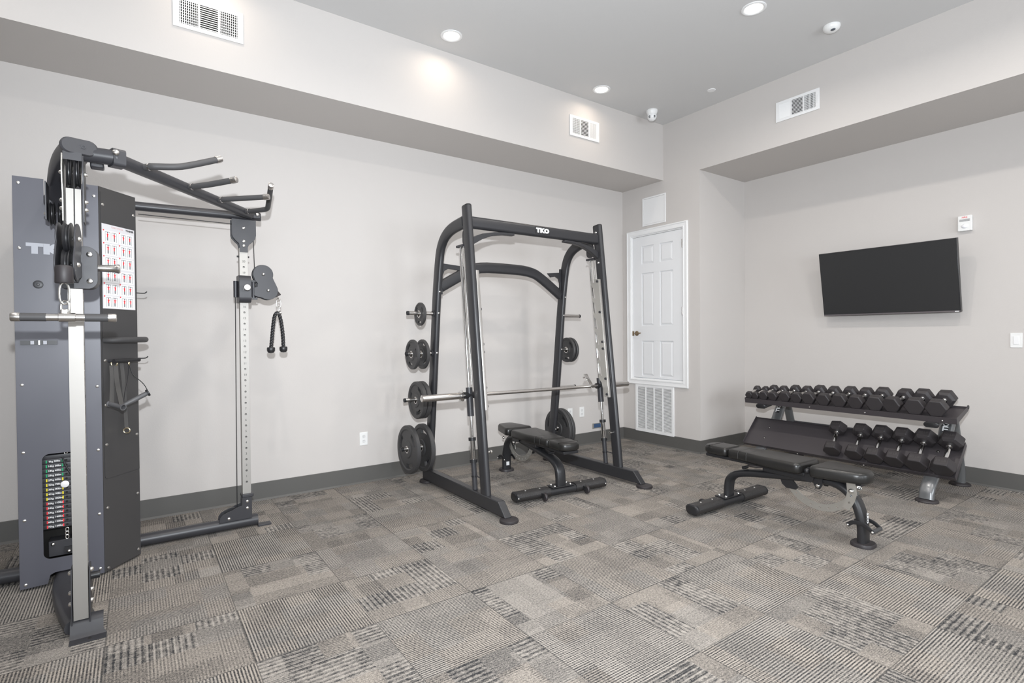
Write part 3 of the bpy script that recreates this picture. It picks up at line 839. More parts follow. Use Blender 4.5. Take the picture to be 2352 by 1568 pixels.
# ================================================================== WEIGHT BENCH
def bench():
    """local frame: +y from wheel bar (0) towards rear foot (0.92); x lateral"""
    t = thing('weight_bench', 'adjustable black vinyl weight bench under the barbell inside the rack', 'bench', (0, 0, 0), 'adjustable weight benches')
    wide = pill(0.090, 0.050, 5)       # a lateral
    UP = (1, 0, 0)
    # stabiliser bar
    bar = B().sweep([V((-0.425, 0, 0.048)), V((0.425, 0, 0.048))], pill(0.060, 0.098, 5), (0, 0, 1)).build('stabilizer_bar', BENCHF, t)
    for s_ in (-1, 1):
        sl = B().sweep([V((s_*0.125, 0, 0.050)), V((s_*0.415, 0, 0.050))], pill(0.070, 0.108, 6), (0, 0, 1)).build('tread_sleeve', TREAD, t)
        B().sweep([V((s_*0.413, 0, 0.050)), V((s_*0.428, 0, 0.050)), V((s_*0.436, 0, 0.050))], pill(0.072, 0.110, 6), (0, 0, 1), scale=[1, 1, 0.8]).build('end_cap', BLACKP, t)
        bz = BL(); bolt(bz, (s_*0.42, -0.052, 0.048), (0, -1, 0), 0.008, 0.005); bolt(bz, (s_*0.20, 0, 0.085), (0, 0, 1), 0.008, 0.004); bolt(bz, (s_*0.33, 0, 0.085), (0, 0, 1), 0.008, 0.004)
        bolt(bz, (s_*0.075, 0.028, 0.088), (0, 0, 1), 0.010, 0.010); bolt(bz, (s_*0.075, -0.028, 0.088), (0, 0, 1), 0.010, 0.010)
        bz.build('bolts', BOLT, t)
        # transport wheel on a fork
        br = B(); br.box((s_*0.20-0.016, -0.090, 0.030), (s_*0.20-0.010, -0.045, 0.062)); br.box((s_*0.20+0.014, -0.090, 0.030), (s_*0.20+0.020, -0.045, 0.062))
        br.build('wheel_fork', BLACKP, t)
        B().lathe([(0.006, -0.010), (0.029, -0.010), (0.032, -0.006), (0.032, 0.006), (0.029, 0.010), (0.006, 0.010)], (s_*0.202, -0.082, 0.036), (1, 0, 0), 22).build('wheel', RUBBER, t)
    B().box((-0.105, -0.046, 0.078), (0.105, 0.046, 0.086)).build('weld_plate', BLACKP, t, bevel=0.002)
    # main frame tube: one continuous bent pipe
    pts = smooth_path([(0, 0.0, 0.085), (0, 0.0, 0.145), (0, 0.015, 0.225), (0, 0.11, 0.278), (0, 0.40, 0.318), (0, 0.66, 0.352), (0, 0.775, 0.352), (0, 0.865, 0.295), (0, 0.905, 0.21), (0, 0.92, 0.12), (0, 0.92, 0.022)], 3)
    B().sweep(pts, wide, UP).build('main_frame', BENCHF, t)
    B().sweep([V((0, 0.92, 0)), V((0, 0.92, 0.014)), V((0, 0.92, 0.022))], rrect(0.135, 0.125, 0.05, 6), (1, 0, 0), scale=[1, 1, 0.93]).build('rear_foot', RUBBER, t)
    # small knob on the tube near the bend
    kb = B(); kb.cyl((-0.025, 0.135, 0.318), (0.025, 0.135, 0.318), 0.012, 14); kb.build('rest_roller', BLACKP, t)
    # pads
    def pad(name, outline, z0, z1, o=0.020):
        mb = B(); n = len(outline); c = V((sum(p[0] for p in outline)/n, sum(p[1] for p in outline)/n, 0))
        rings = []
        prof = [(-0.008, 0.0), (0.0, 0.006), (0.002, 0.016), (0.002, (z1-z0)-0.020), (-0.002, (z1-z0)-0.010), (-0.008, (z1-z0)-0.0035), (-0.014, (z1-z0)-0.0012), (-0.021, z1-z0)]
        for off, h in prof:
            ring = []
            for i in range(n):
                a, b_, d = V((*outline[i-1], 0)), V((*outline[i], 0)), V((*outline[(i+1) % n], 0))
                t1, t2 = (b_-a).normalized(), (d-b_).normalized()
                n1 = V((t1.y, -t1.x, 0)); n2 = V((t2.y, -t2.x, 0)); nn = (n1+n2)
                nn = nn/max(0.6, nn.length_squared/2)
                ring.append(mb.bm.verts.new(b_ + nn*off + V((0, 0, z0+h))))
            rings.append(ring)
        for A, Bv in zip(rings, rings[1:]):
            for j in range(n): mb.bm.faces.new((A[j], A[(j+1) % n], Bv[(j+1) % n], Bv[j]))
        mb.bm.faces.new(list(reversed(rings[0]))); mb.bm.faces.new(rings[-1])
        return mb.build(name, LEATHER, t, angle=60)
    def rounded(poly, r):
        out = []; n = len(poly)
        for i in range(n):
            a, b_, d = V(poly[i-1]), V(poly[i]), V(poly[(i+1) % n]); rr_ = r[i] if isinstance(r, list) else r
            p, q = b_ + (a-b_).normalized()*rr_, b_ + (d-b_).normalized()*rr_
            for k in range(6):
                s_ = k/5; out.append(tuple((p*(1-s_)**2 + b_*2*s_*(1-s_) + q*s_**2)[:]))
        return out
    Zt = 0.452; Zb = 0.386
    def sect(ya, yb_, wa, wb, rs):
        return rounded([(-wa, ya), (wa, ya), (wb, yb_), (-wb, yb_)], rs)
    # back pad: wide section, waisted; seam bands
    bp = rounded([(-0.100, 0.150), (-0.098, 0.055), (0.098, 0.055), (0.100, 0.150), (0.132, 0.330), (0.138, 0.600), (-0.138, 0.600), (-0.132, 0.330)][::1], [0.03, 0.026, 0.026, 0.03, 0.05, 0.045, 0.045, 0.05])
    pad('back_pad', bp, Zb, Zt)
    for yy in (0.145, 0.215):
        w_ = 0.103 if yy < 0.2 else 0.112
        B().sweep([V((-w_-0.003, yy, Zb+0.01)), V((-w_-0.003, yy, Zt-0.014)), V((-w_+0.010, yy, Zt-0.0005)), V((w_-0.010, yy, Zt-0.0005)), V((w_+0.003, yy, Zt-0.014)), V((w_+0.003, yy, Zb+0.01))], rrect(0.005, 0.0025, 0.001, 1), (0, 1, 0)).build('pad_seam', INK, t)
    hp = rounded([(-0.082, -0.170), (0.082, -0.170), (0.098, -0.060), (0.096, 0.040), (-0.096, 0.040), (-0.098, -0.060)], [0.065, 0.065, 0.05, 0.03, 0.03, 0.05])
    pad('head_pad', hp, Zb+0.004, Zt-0.001)
    sp_ = rounded([(-0.145, 0.655), (0.145, 0.655), (0.078, 0.965), (-0.078, 0.965)], [0.055, 0.055, 0.065, 0.065])
    pad('seat_pad', sp_, Zb, Zt+0.002)
    # carrier under the back pad
    cb = B(); cb.box((-0.070, -0.150, 0.362), (0.070, 0.600, 0.385)); cb.build('backrest_carrier', BLACKP, t, bevel=0.004)
    B().box((-0.055, 0.30, 0.330), (0.055, 0.60, 0.364)).build('carrier_rail', BLACKP, t, bevel=0.008)
    sc_ = B(); sc_.box((-0.045, 0.680, 0.366), (0.045, 0.930, 0.385)); sc_.build('seat_carrier', BLACKP, t, bevel=0.004)
    # hinge cheeks between back and seat
    for s_ in (-1, 1):
        B().plate([(0.565, 0.345), (0.580, 0.335), (0.640, 0.330), (0.655, 0.350), (0.655, 0.400), (0.640, 0.425), (0.615, 0.425), (0.590, 0.380), (0.565, 0.375)], [], 0.008, (s_*0.060, 0, 0), (0, 1, 0), (0, 0, 1)).build('hinge_cheek', BLACKP, t)
        B().plate([(0.650, 0.325), (0.665, 0.298), (0.690, 0.298), (0.705, 0.325), (0.705, 0.372), (0.650, 0.372)], [], 0.007, (s_*0.050, 0, 0), (0, 1, 0), (0, 0, 1)).build('hinge_cheek', BLACKP, t)
    for s_ in (-1, 1): B().sphere((s_*0.078, 0.622, 0.404), 0.018, 16).build('pivot_knob', BLACKP, t)
    bz = BL()
    for s_ in (-1, 1):
        bolt(bz, (s_*0.054, 0.678, 0.318), (s_, 0, 0), 0.014, 0.012); bolt(bz, (s_*0.052, 0.875, 0.330), (s_, 0, 0), 0.015, 0.016)
    bz.build('pivot_bolts', BOLT, t)
    # notched adjustment arc with holes
    cyc, czc, R0, R1 = 0.660, 0.395, 0.205, 0.250
    def arc(a0, a1, r0, r1, n=20):
        o_ = [(cyc + r0*math.cos(a0+(a1-a0)*k/n), czc + r0*math.sin(a0+(a1-a0)*k/n)) for k in range(n+1)]
        i_ = [(cyc + r1*math.cos(a1+(a0-a1)*k/n), czc + r1*math.sin(a1+(a0-a1)*k/n)) for k in range(n+1)]
        return o_ + i_
    D = math.radians
    holes = [circ(0.0065, 10, (cyc+0.229*math.cos(D(a)), czc+0.229*math.sin(D(a)))) for a in range(-145, -20, 14)]
    ob = B().plate(arc(D(-160), D(-18), R0, R1), holes, 0.005, (0.0, 0, 0), (0, 1, 0), (0, 0, 1)); 
    ob.build('adjustment_arc', GALV, t)
    sa = B().plate([(0.845, 0.382), (0.895, 0.382), (0.905, 0.320), (0.892, 0.265), (0.862, 0.205), (0.822, 0.218), (0.842, 0.275), (0.850, 0.320)], [circ(0.007, 10, (0.872, 0.300)), circ(0.006, 10, (0.862, 0.255))], 0.005, (0.046, 0, 0), (0, 1, 0), (0, 0, 1))
    sa.build('seat_adjuster', GALV, t)
    B().plate([(0.405, 0.325), (0.475, 0.335), (0.535, 0.270), (0.520, 0.250), (0.455, 0.248), (0.425, 0.270)], [], 0.010, (0.020, 0, 0), (0, 1, 0), (0, 0, 1)).build('latch_bracket', BLACKP, t)
    B().box((-0.016, 0.8925, 0.055), (0.016, 0.8945, 0.090)).build('sticker', LOGO, t)
    # lift handle around the rear leg
    hp_ = smooth_path([(-0.047, 0.870, 0.150), (-0.052, 0.900, 0.186), (-0.052, 0.960, 0.190), (-0.052, 1.02, 0.150)], 2)
    for s_ in (-1, 1):
        pp = smooth_path([(s_*0.052, 0.852, 0.118), (s_*0.052, 0.885, 0.146), (s_*0.052, 0.950, 0.146), (s_*0.052, 0.995, 0.110)], 2)
        B().sweep(pp, rrect(0.008, 0.024, 0.003, 2), (1, 0, 0)).build('handle_arm', BLACKP, t)
        bb = BL(); bolt(bb, (s_*0.057, 0.856, 0.120), (s_, 0, 0), 0.008, 0.006); bolt(bb, (s_*0.057, 0.992, 0.112), (s_, 0, 0), 0.008, 0.006); bb.build('bolts', BOLT, t)
    B().cyl((-0.056, 0.990, 0.112), (0.056, 0.990, 0.112), 0.012, 14).build('handle_grip', GRIP, t)
    B().text('TKO', 0.030, (0, 0.9455, 0.175), (0, 0, -1), (1, 0, 0), offset=0.0015, space=1.1).build('lettering', LOGO, t)
    return t
bench1 = bench()
bench2 = copy_tree(bench1)
bench1.location = (2.800, 3.290, 0); bench1.rotation_euler = (0, 0, math.radians(-6.3))
bench2.location = (3.640, 2.330, 0); bench2.rotation_euler = (0, 0, math.radians(180-1.8))
bench2['label'] = 'adjustable black vinyl weight bench standing in the open, in front of the dumbbell rack'

# ================================================================== DUMBBELL RACK
RX, RY0, RY1 = 5.02, 1.335, 3.032
def dumbbell_rack():
    t = thing('dumbbell_rack', 'two-tier dumbbell rack with grey legs along the recessed wall under the television', 'rack', (5.25, 2.18, 0))
    def shelf(name, pf, pb, lip):
        """pf front edge (x,z), pb back edge; slanted sheet with lips"""
        d = V((pb[0]-pf[0], 0, pb[1]-pf[1])); L = d.length; d.normalize(); n = V((-d.z, 0, d.x))
        if n.z < 0: n = -n
        o = V((pf[0], 0, pf[1]))
        mb = B()
        sec = [o, o + d*L]
        # section polygon in x,z: sheet 3 mm with front lip down and back lip up
        pts = [o + n*0.010, o + n*0.010 - d*0.003, o - n*lip - d*0.003, o - n*lip + d*0.002, o - n*0.003 + d*0.002, o + d*L - n*0.003, o + d*L + n*0.012, o + d*(L-0.003) + n*0.012, o + d*(L-0.003), o + d*0.003, o + d*0.003 + n*0.010]
        A = [mb.bm.verts.new((p.x, RY0, p.z)) for p in pts]; Cc = [mb.bm.verts.new((p.x, RY1, p.z)) for p in pts]
        m = len(pts)
        for j in range(m): mb.bm.faces.new((A[j], A[(j+1) % m], Cc[(j+1) % m], Cc[j]))
        mb.bm.faces.new(A); mb.bm.faces.new(list(reversed(Cc)))
        for yy in (RY0, RY1):
            k_ = 0.012 if lip > 0.03 else 0.024
            pl = [o - n*lip, o + d*L - n*0.02, o + d*L + n*k_, o + n*k_]
            mb.plate([(p.x, p.z) for p in pl], [], 0.004, (0, yy, 0), (1, 0, 0), (0, 0, 1))
        sh = mb.build(name, SHELFM, t)
        return sh, o, d, n, L
    top = shelf('top_shelf', (5.020, 0.636), (5.285, 0.702), 0.036)
    low = shelf('lower_shelf', (5.000, 0.196), (5.243, 0.425), 0.022)
    # screws and slots
    for (sh, o, d, n, L), ys in ((top, (1.42, 1.95, 2.40)), (low, (1.95, 2.50))):
        b_ = BL()
        for yy in ys: bolt(b_, V((o.x-0.003, yy, o.z-0.016)) , (-1, 0, 0), 0.006, 0.003)
        b_.build('screws', BOLT, sh)
    sh, o, d, n, L = low
    hb = B()
    for yy in (1.49, 2.86):
        for k in (0.10, 0.23): hb.lathe([(0, 0.0012), (0.011, 0.0012), (0.012, 0)], V((o.x, yy, o.z)) + d*k, n, 14)
    hb.build('bolt_holes', DARKHOLE, sh)
    bb = BL()
    for yy in (1.49, 2.86):
        for k in (0.10, 0.23): bolt(bb, V((o.x, yy-0.002, o.z)) + d*(k-0.003) + n*0.001, n, 0.006, 0.003)
    bb.build('bolts', BOLT, sh)
    for yy in (1.492, 2.868):
        # front leg: broad oval tube sweeping up to the upper arm
        pts = smooth_path([(4.925, yy, 0.020), (4.945, yy, 0.10), (5.060, yy, 0.185), (5.200, yy, 0.275), (5.300, yy, 0.400), (5.445, yy, 0.610)], 3)
        lg = B().sweep(pts, pill(0.100, 0.052, 5), (0, 1, 0)).build('front_leg', GREYLEG, t)
        B().lathe([(0, 0), (0.074, 0), (0.076, 0.006), (0.070, 0.016), (0.052, 0.022), (0, 0.022)], (4.937, yy, 0), (0, 0, 1), 28).build('rubber_foot', RUBBER, lg)
        pts = smooth_path([(5.700, yy, 0.020), (5.690, yy, 0.12), (5.650, yy, 0.25), (5.570, yy, 0.45), (5.500, yy, 0.620)], 3)
        rl = B().sweep(pts, pill(0.080, 0.052, 5), (0, 1, 0)).build('rear_leg', GREYLEG, t)
        B().lathe([(0, 0), (0.074, 0), (0.076, 0.006), (0.070, 0.016), (0.052, 0.022), (0, 0.022)], (5.700, yy, 0), (0, 0, 1), 28).build('rubber_foot', RUBBER, rl)
        ar = B().sweep([V((5.035, yy, 0.576)), V((5.560, yy, 0.645))], pill(0.092, 0.036, 5), (0, 1, 0)).build('shelf_arm', BLACKM, t)
        B().sweep([V((5.035, yy, 0.580)), V((5.024, yy, 0.577)), V((5.018, yy, 0.576))], pill(0.100, 0.044, 5), (0, 1, 0), scale=[1, 1, 0.85]).build('end_cap', BLACKP, ar)
        # lettering on the leg between the shelves
        d_ = V((0.145, 0, 0.210)).normalized(); n_ = V((-d_.z, 0, d_.x))
        c = V((5.385, yy, 0.523)) + n_*0.0268
        B().plate([(-0.060, -0.018), (0.060, -0.018), (0.060, 0.018), (-0.060, 0.018)], [], 0.001, c, d_, (0, 1, 0)).build('logo_patch', BLACKP, lg)
        B().text('TKO', 0.046, c + n_*0.001, d_, (0, 1, 0), offset=0.003, space=1.1).build('lettering', LOGO, lg)
    br = B().sweep([V((5.60, 1.49, 0.36)), V((5.60, 2.87, 0.36))], rrect(0.05, 0.03, 0.006), (0, 0, 1)).build('rear_crossbar', BLACKM, t)
    B().cyl((5.292, RY0+0.004, 0.708), (5.292, RY0-0.004, 0.708), 0.016, 14).build('edge_roll', BLACKP, t)
    return top, low
TOP, LOW = dumbbell_rack()

def dumbbell(Wc, hl, grip, label, group, name='hex_dumbbell', hm=None):
    """axis along local x, centre at origin; flats on top and bottom"""
    t = thing(name, label, 'dumbbell', (0, 0, 0), group)
    R = Wc/2
    for s_ in (-1, 1):
        prof = [(R*0.70, grip/2), (R*0.98, grip/2+hl*0.18), (R, grip/2+hl*0.24), (R, grip/2+hl*0.90), (R*0.93, grip/2+hl)]
        mb = B(); rings = []
        for r, h in prof:
            rings.append([mb.bm.verts.new((s_*h, r*math.cos(PI/3*k), r*math.sin(PI/3*k))) for k in range(6)])
        for A, Cc in zip(rings, rings[1:]):
            for k in range(6): mb.bm.faces.new((A[k], A[(k+1) % 6], Cc[(k+1) % 6], Cc[k]))
        mb.bm.faces.new(list(reversed(rings[0]))); mb.bm.faces.new(rings[-1])
        hd = mb.build('head', RUBBER, t, bevel=0.004, angle=25)
        B().cyl((s_*(grip/2-0.008), 0, 0), (s_*(grip/2+0.003), 0, 0), min(0.022, R*0.36), 16).build('collar', CHROME, t)
    B().lathe([(0.0125, -grip/2), (0.0155, -grip*0.2), (0.0165, 0), (0.0155, grip*0.2), (0.0125, grip/2)], (0, 0, 0), (1, 0, 0), 16).build('handle', hm or SATIN, t)
    return t

def emboss(t, R, hl, grip, txt):
    for s_ in (-1, 1):
        B().text(txt, R*0.34, (s_*(grip/2+hl*0.56), 0, R*0.8665), (0, -1, 0), (1, 0, 0), depth=0.0008, offset=0.0006).build('embossed_lettering', RUBLIT, t)

pairs = [(0.076, 0.050, 0.125, '5'), (0.093, 0.060, 0.125, '10'), (0.107, 0.066, 0.125, '15'), (0.120, 0.074, 0.124, '20'),
         (0.128, 0.078, 0.122, '25'), (0.138, 0.084, 0.122, '30'), (0.145, 0.088, 0.122, '35')]
ys = [2.980, 2.903, 2.820, 2.725, 2.612, 2.502, 2.392, 2.266, 2.133, 2.004, 1.870, 1.728, 1.590, 1.447]
sh, o, d, n, L = TOP
ordn = ['first (leftmost and smallest)', 'second', 'third', 'fourth', 'fifth', 'sixth', 'seventh', 'eighth', 'ninth', 'tenth', 'eleventh', 'twelfth', 'thirteenth', 'last (rightmost)']
protos = {}
tilt_top = -math.atan2(d.z, d.x)
for i, y in enumerate(ys):
    Wc, hl, gr, tx = pairs[i//2]
    key = i//2
    lab = 'black rubber hex dumbbell, %s from the left on the top shelf' % ordn[i]
    if i == 0: lab = 'smallest black hex dumbbell, at the left end of the top shelf'
    if i == 13: lab = 'large black hex dumbbell at the right end of the top shelf'
    if key not in protos:
        protos[key] = dumbbell(Wc, hl, gr, lab, 'hex dumbbells on the top shelf'); emboss(protos[key], Wc/2, hl, gr, tx+' LB'); t = protos[key]
    else:
        t = copy_tree(protos[key]); t['label'] = lab
    tw = {0: 0.10, 10: 0.09, 11: -0.10, 12: 0.05}.get(i, random.uniform(-0.03, 0.03))
    roll = {9: 0.0, 10: math.radians(0), 11: math.radians(0)}.get(i, 0.0)
    ctr = o + d*(gr/2+hl+0.010) + n*(Wc*0.433+0.004)
    t.location = (ctr.x, y*1.0045+0.012, ctr.z); t.rotation_euler = (0, tilt_top, tw)
ys2 = [2.207, 2.022, 1.868, 1.720, 1.570, 1.404]
big = [(0.146, 0.082, 0.140, '40'), (0.148, 0.084, 0.142, '40'), (0.152, 0.088, 0.144, '45'), (0.154, 0.088, 0.144, '45'), (0.162, 0.092, 0.146, '50'), (0.166, 0.094, 0.146, '50')]
sh, o, d, n, L = LOW
ang = -math.atan2(d.z, d.x)
l2 = ['hex dumbbell at the left of the lower shelf, apart from the others', 'second hex dumbbell from the left on the slanted lower shelf', 'third hex dumbbell from the left on the slanted lower shelf',
      'fourth hex dumbbell from the left on the slanted lower shelf', 'fifth hex dumbbell from the left on the slanted lower shelf', 'biggest hex dumbbell, at the right end of the lower shelf']
for i, y in enumerate(ys2):
    Wc, hl, gr, tx = big[i]
    t = dumbbell(Wc, hl, gr, 'black rubber ' + l2[i], 'hex dumbbells on the lower shelf', hm=CHROME); emboss(t, Wc/2, hl, gr, tx+' LB')
    ctr = o + d*(L*0.50) + n*(Wc*0.433+0.004)
    t.location = (ctr.x, y, ctr.z)
    rz = Matrix.Rotation(ang, 4, 'Y') @ Matrix.Rotation({0: 0.12, 1: 0.04, 2: 0.03}.get(i, 0.0), 4, 'Z')
    t.rotation_euler = rz.to_euler()
# ================================================================== CABLE MACHINE
def link(mb, c, h, w_, r, n=(0, 1, 0), tilt=0.0):
    """oval chain link standing in the plane normal to n"""
    n = V(n).normalized(); up = V((0, 0, 1)); s_ = up.cross(n)
    if tilt: up, s_ = up*math.cos(tilt)+s_*math.sin(tilt), s_*math.cos(tilt)-up*math.sin(tilt)
    pts = []
    for k in range(20):
        a = 2*PI*k/20; x = w_/2*math.cos(a); y = h/2*(abs(math.sin(a))**0.75)*(1 if math.sin(a) > 0 else -1)
        pts.append(V(c) + s_*x + up*y)
    mb.sweep(pts, circ(r, 8), n, closed=True)

def cable_machine():
    t = thing('cable_machine', 'tall black cable machine with two chrome posts, weight tower and pull-up grips, far left', 'cable machine', (-0.2, 3.7, 0))
    FPc, RPc = V((-0.205, 3.0, 0)), V((0.612, 4.025, 0))
    TY, TX0, TX1 = 3.678, -0.494, -0.150
    Q0, Q1 = V((-0.150, 3.678, 0)), V((0.014, 3.868, 0)); q = (Q1-Q0).normalized(); qn = V((q.y, -q.x, 0)); QL = (Q1-Q0).length
    Z0, ZT = 0.012, 2.128
    # ---- tower panels
    win = [(-0.403+0.16/2*0+x, z) for x, z in []]
    hole = rrect(0.165, 0.552, 0.032, 6); hole = [(x-0.318, z+0.420) for x, z in hole]
    face = [(TX0, Z0), (-0.386, Z0+0.004), (-0.375, 0.060), (-0.355, 0.070), (-0.225, 0.070), (-0.205, Z0), (TX1, Z0), (TX1, ZT), (-0.235, ZT), (-0.235, 2.020), (-0.374, 2.020), (-0.374, ZT), (TX0, ZT)]
    fp = B().plate(face, [hole], 0.003, (0, TY, 0), (1, 0, 0), (0, 0, 1)).build('front_panel', SHROUD, t)
    cp_ = B().plate([(0.001, Z0), (QL, Z0+0.002), (QL, ZT), (0.001, ZT)], [], 0.003, Q0, q, (0, 0, 1)).build('corner_panel', SHROUD2, t)
    ov = [(0.010, 0.545), (0.014, 0.530), (0.024, 0.524), (QL-0.002, 0.524), (QL-0.002, 2.10), (0.010, 2.10)]
    B().plate(ov, [], 0.003, Q0+qn*0.003, q, (0, 0, 1)).build('overlay_panel', SHROUD2, t)
    B().plate([(3.868, Z0), (4.300, Z0), (4.300, ZT), (3.868, ZT)], [], 0.003, (0.014, 0, 0), (0, 1, 0), (0, 0, 1)).build('side_panel', SHROUD, t)
    B().plate([(3.680, Z0), (4.300, Z0), (4.300, ZT), (3.680, ZT)], [], 0.003, (TX0, 0, 0), (0, 1, 0), (0, 0, 1)).build('side_panel', SHROUD, t)
    B().plate([(TX0, Z0), (0.014, Z0), (0.014, ZT), (TX0, ZT)], [], 0.003, (0, 4.300, 0), (1, 0, 0), (0, 0, 1)).build('back_panel', SHROUD, t)
    B().plate([(TX0+0.003, 3.82), (0.01, 3.87), (0.01, 4.29), (TX0+0.003, 4.29)], [], 0.003, (0, 0, 2.05), (1, 0, 0), (0, 1, 0)).build('top_panel', SHROUD, t)
    def rivet(p, n, parent): bb = B(); bolt(bb, p, n, 0.0085, 0.0045); bb.build('rivet', BOLT, parent)
    for z in (2.092, 1.760, 1.060, 0.712, 0.362, 0.030):
        rivet((TX0+0.022, TY-0.0015, z+0.003), (0, -1, 0), fp)
        rivet((TX1-0.018, TY-0.0015, z-0.022 if z > 0.1 else z+0.010), (0, -1, 0), fp)
        if z != 1.760:
            rivet(Q0+q*0.022+qn*0.005+V((0, 0, z-0.060 if z > 2 else (z+0.115 if z > 1.05 else z-0.00))), qn, cp_)
            rivet(Q0+q*(QL-0.020)+qn*0.005+V((0, 0, z-0.075 if z > 2 else (z+0.115 if z > 1.05 else z+0.02))), qn, cp_)
    for zz in (0.930,): rivet(Q0+q*0.022+qn*0.005+V((0, 0, zz)), qn, cp_); rivet(Q0+q*(QL-0.02)+qn*0.005+V((0, 0, zz+0.015)), qn, cp_)
    B().text('TKO', 0.064, (-0.338, TY-0.0022, 1.763), (1, 0, 0), (0, 0, 1), offset=0.0060, space=1.20, sx=1.40).build('lettering', LOGOG, fp)
    B().lathe([(0.021, 0), (0.021, 0.003), (0.016, 0.005), (0.007, 0.005), (0.007, 0.016), (0, 0.018)], (-0.402, TY-0.0015, 1.580), (0, -1, 0), 20).build('grommet', BLACKM, fp)
    sb = B().box((-0.474, TY-0.012, 1.268), (-0.330, TY-0.002, 1.290)).build('strap_clip', BLACKP, fp)
    B().box((-0.404, TY-0.016, 1.268), (-0.398, TY-0.011, 1.290)).build('buckle', CHROME, sb)
    for x in (-0.435, -0.385): B().box((x, TY-0.0135, 1.270), (x+0.014, TY-0.0115, 1.288)).build('clip_pad', LOGOG, sb)
    # ---- weight stack
    lab = [(9, 20), (14, 30), (18, 40), (23, 50), (27, 60), (32, 70), (36, 80), (41, 90), (45, 100), (50, 110), (54, 120), (59, 130), (64, 140), (68, 150), (73, 160)]
    ztop, pit = 0.661, 0.02465; yS = TY+0.030
    B().box((-0.425, yS-0.001, ztop+0.001), (-0.218, yS+0.11, ztop+0.022), 0.002).build('stack_head', BLACKM, t)
    for k, (kg, lb) in enumerate(lab):
        z1 = ztop - k*pit; z0 = z1-pit+0.0016
        pl = B().box((-0.425, yS, z0), (-0.218, yS+0.10, z1), 0.0012).build('stack_plate', BLACKM, t)
        cm = GREEN if k < 4 else YELLOW if k < 9 else RED
        for x in (-0.387, -0.322): B().box((x-0.0022, yS-0.0010, z0+0.004), (x+0.0035, yS-0.0002, z1-0.004)).build('label_tab', cm, pl)
        B().text('%dkg %dlbs' % (kg, lb), 0.0125, (-0.3535, yS-0.0012, (z0+z1)/2), (1, 0, 0), (0, 0, 1), depth=0.0004, offset=0.0003).build('lettering', LOGO, pl)
        B().cyl((-0.306, yS-0.0008, (z0+z1)/2), (-0.306, yS+0.001, (z0+z1)/2), 0.0055, 12).build('pin_hole', DARKHOLE, pl)
    pn = B().lathe([(0, 0), (0.0165, 0), (0.018, 0.002), (0.018, 0.006), (0.015, 0.008), (0, 0.008)], (-0.312, yS-0.005, 0.523), (0, -1, 0), 24).build('selector_pin', WHITE, t)
    coil = [(-0.320, yS-0.006, 0.668), (-0.315, yS-0.010, 0.64), (-0.303, yS-0.012, 0.61), (-0.290, yS-0.012, 0.58), (-0.275, yS-0.012, 0.555), (-0.255, yS-0.010, 0.55)]
    B().tube(smooth_path(coil, 2), 0.0042, 8, (0, 1, 0)).build('tether_cord', BLACKP, pn)
    for zc in (0.694, 0.276, 0.257, 0.238):
        lk = B(); link(lk, (-0.307, yS+0.000, zc), 0.022, 0.013, 0.0028); lk.build('chain_link', BOLT, t)
    B().cyl((-0.306, yS+0.05, 0.70), (-0.306, yS+0.05, 2.0), 0.008, 10).build('stack_rod', CHROME, t)
    B().box((-0.385, yS+0.012, 0.140), (-0.225, yS+0.10, 0.222)).build('lower_guard', BLACKM, t, bevel=0.002)
    lb_ = B().box((-0.320, yS-0.003, 0.152), (-0.262, yS+0.011, 0.184)).build('cable_guide', BLACKP, t)
    for p in ((-0.367, 0.206), (-0.300, 0.160)):
        bb = B(); bolt(bb, (p[0], yS+0.011 if p[1] > 0.2 else yS-0.003, p[1]), (0, -1, 0), 0.010, 0.008); bb.build('bolt', BOLT, t)
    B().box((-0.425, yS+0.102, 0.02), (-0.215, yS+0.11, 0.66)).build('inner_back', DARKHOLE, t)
    # ---- arms from the tower to the front post
    wp = pill(0.060, 0.122, 6)
    arm = smooth_path([(-0.302, 3.74, 1.955), (-0.300, 3.64, 2.025), (-0.275, 3.44, 2.092), (-0.236, 3.17, 2.115), (-0.184, 2.965, 2.1235)], 3)
    ua = B().sweep(arm, wp, (0, 0, 1)).build('upper_arm', FRAME, t)
    d_ = (arm[-1]-arm[-2]).normalized()
    ec = B().sweep([arm[-1]-d_*0.004, arm[-1]+d_*0.010, arm[-1]+d_*0.015], pill(0.068, 0.132, 6), (0, 0, 1), scale=[1, 1, 0.90]).build('end_cap', BLACKM, ua, angle=18)
    B().text('TKO', 0.022, arm[-1]+d_*0.0152, (1, 0, 0), (0, 0, 1), depth=0.0008, offset=0.001).build('embossed_lettering', FRAME, ec)
    arm = smooth_path([(-0.300, 3.86, 0.034), (-0.300, 3.62, 0.034), (-0.285, 3.42, 0.036), (-0.250, 3.20, 0.040), (-0.205, 3.00, 0.042)], 3)
    B().sweep(arm, wp, (0, 0, 1)).build('lower_arm', FRAME, t)
    ft = B()
    prof = [(3.010, 0.082), (2.990, 0.078), (2.972, 0.060), (2.960, 0.024), (2.942, 0.008), (2.905, 0.006), (2.905, 0.001), (2.946, 0.002), (2.965, 0.018), (2.978, 0.056), (2.993, 0.072), (3.010, 0.076)]
    A = [ft.bm.verts.new((-0.243, y, z)) for k, (y, z) in enumerate(prof)]
    C2 = [ft.bm.verts.new((-0.128 if y > 2.95 else -0.116, y, z)) for y, z in prof]
    m_ = len(prof)
    for j in range(m_): ft.bm.faces.new((A[j], A[(j+1) % m_], C2[(j+1) % m_], C2[j]))
    ft.bm.faces.new(A); ft.bm.faces.new(list(reversed(C2)))
    fo = ft.build('front_foot', FRAME, t)
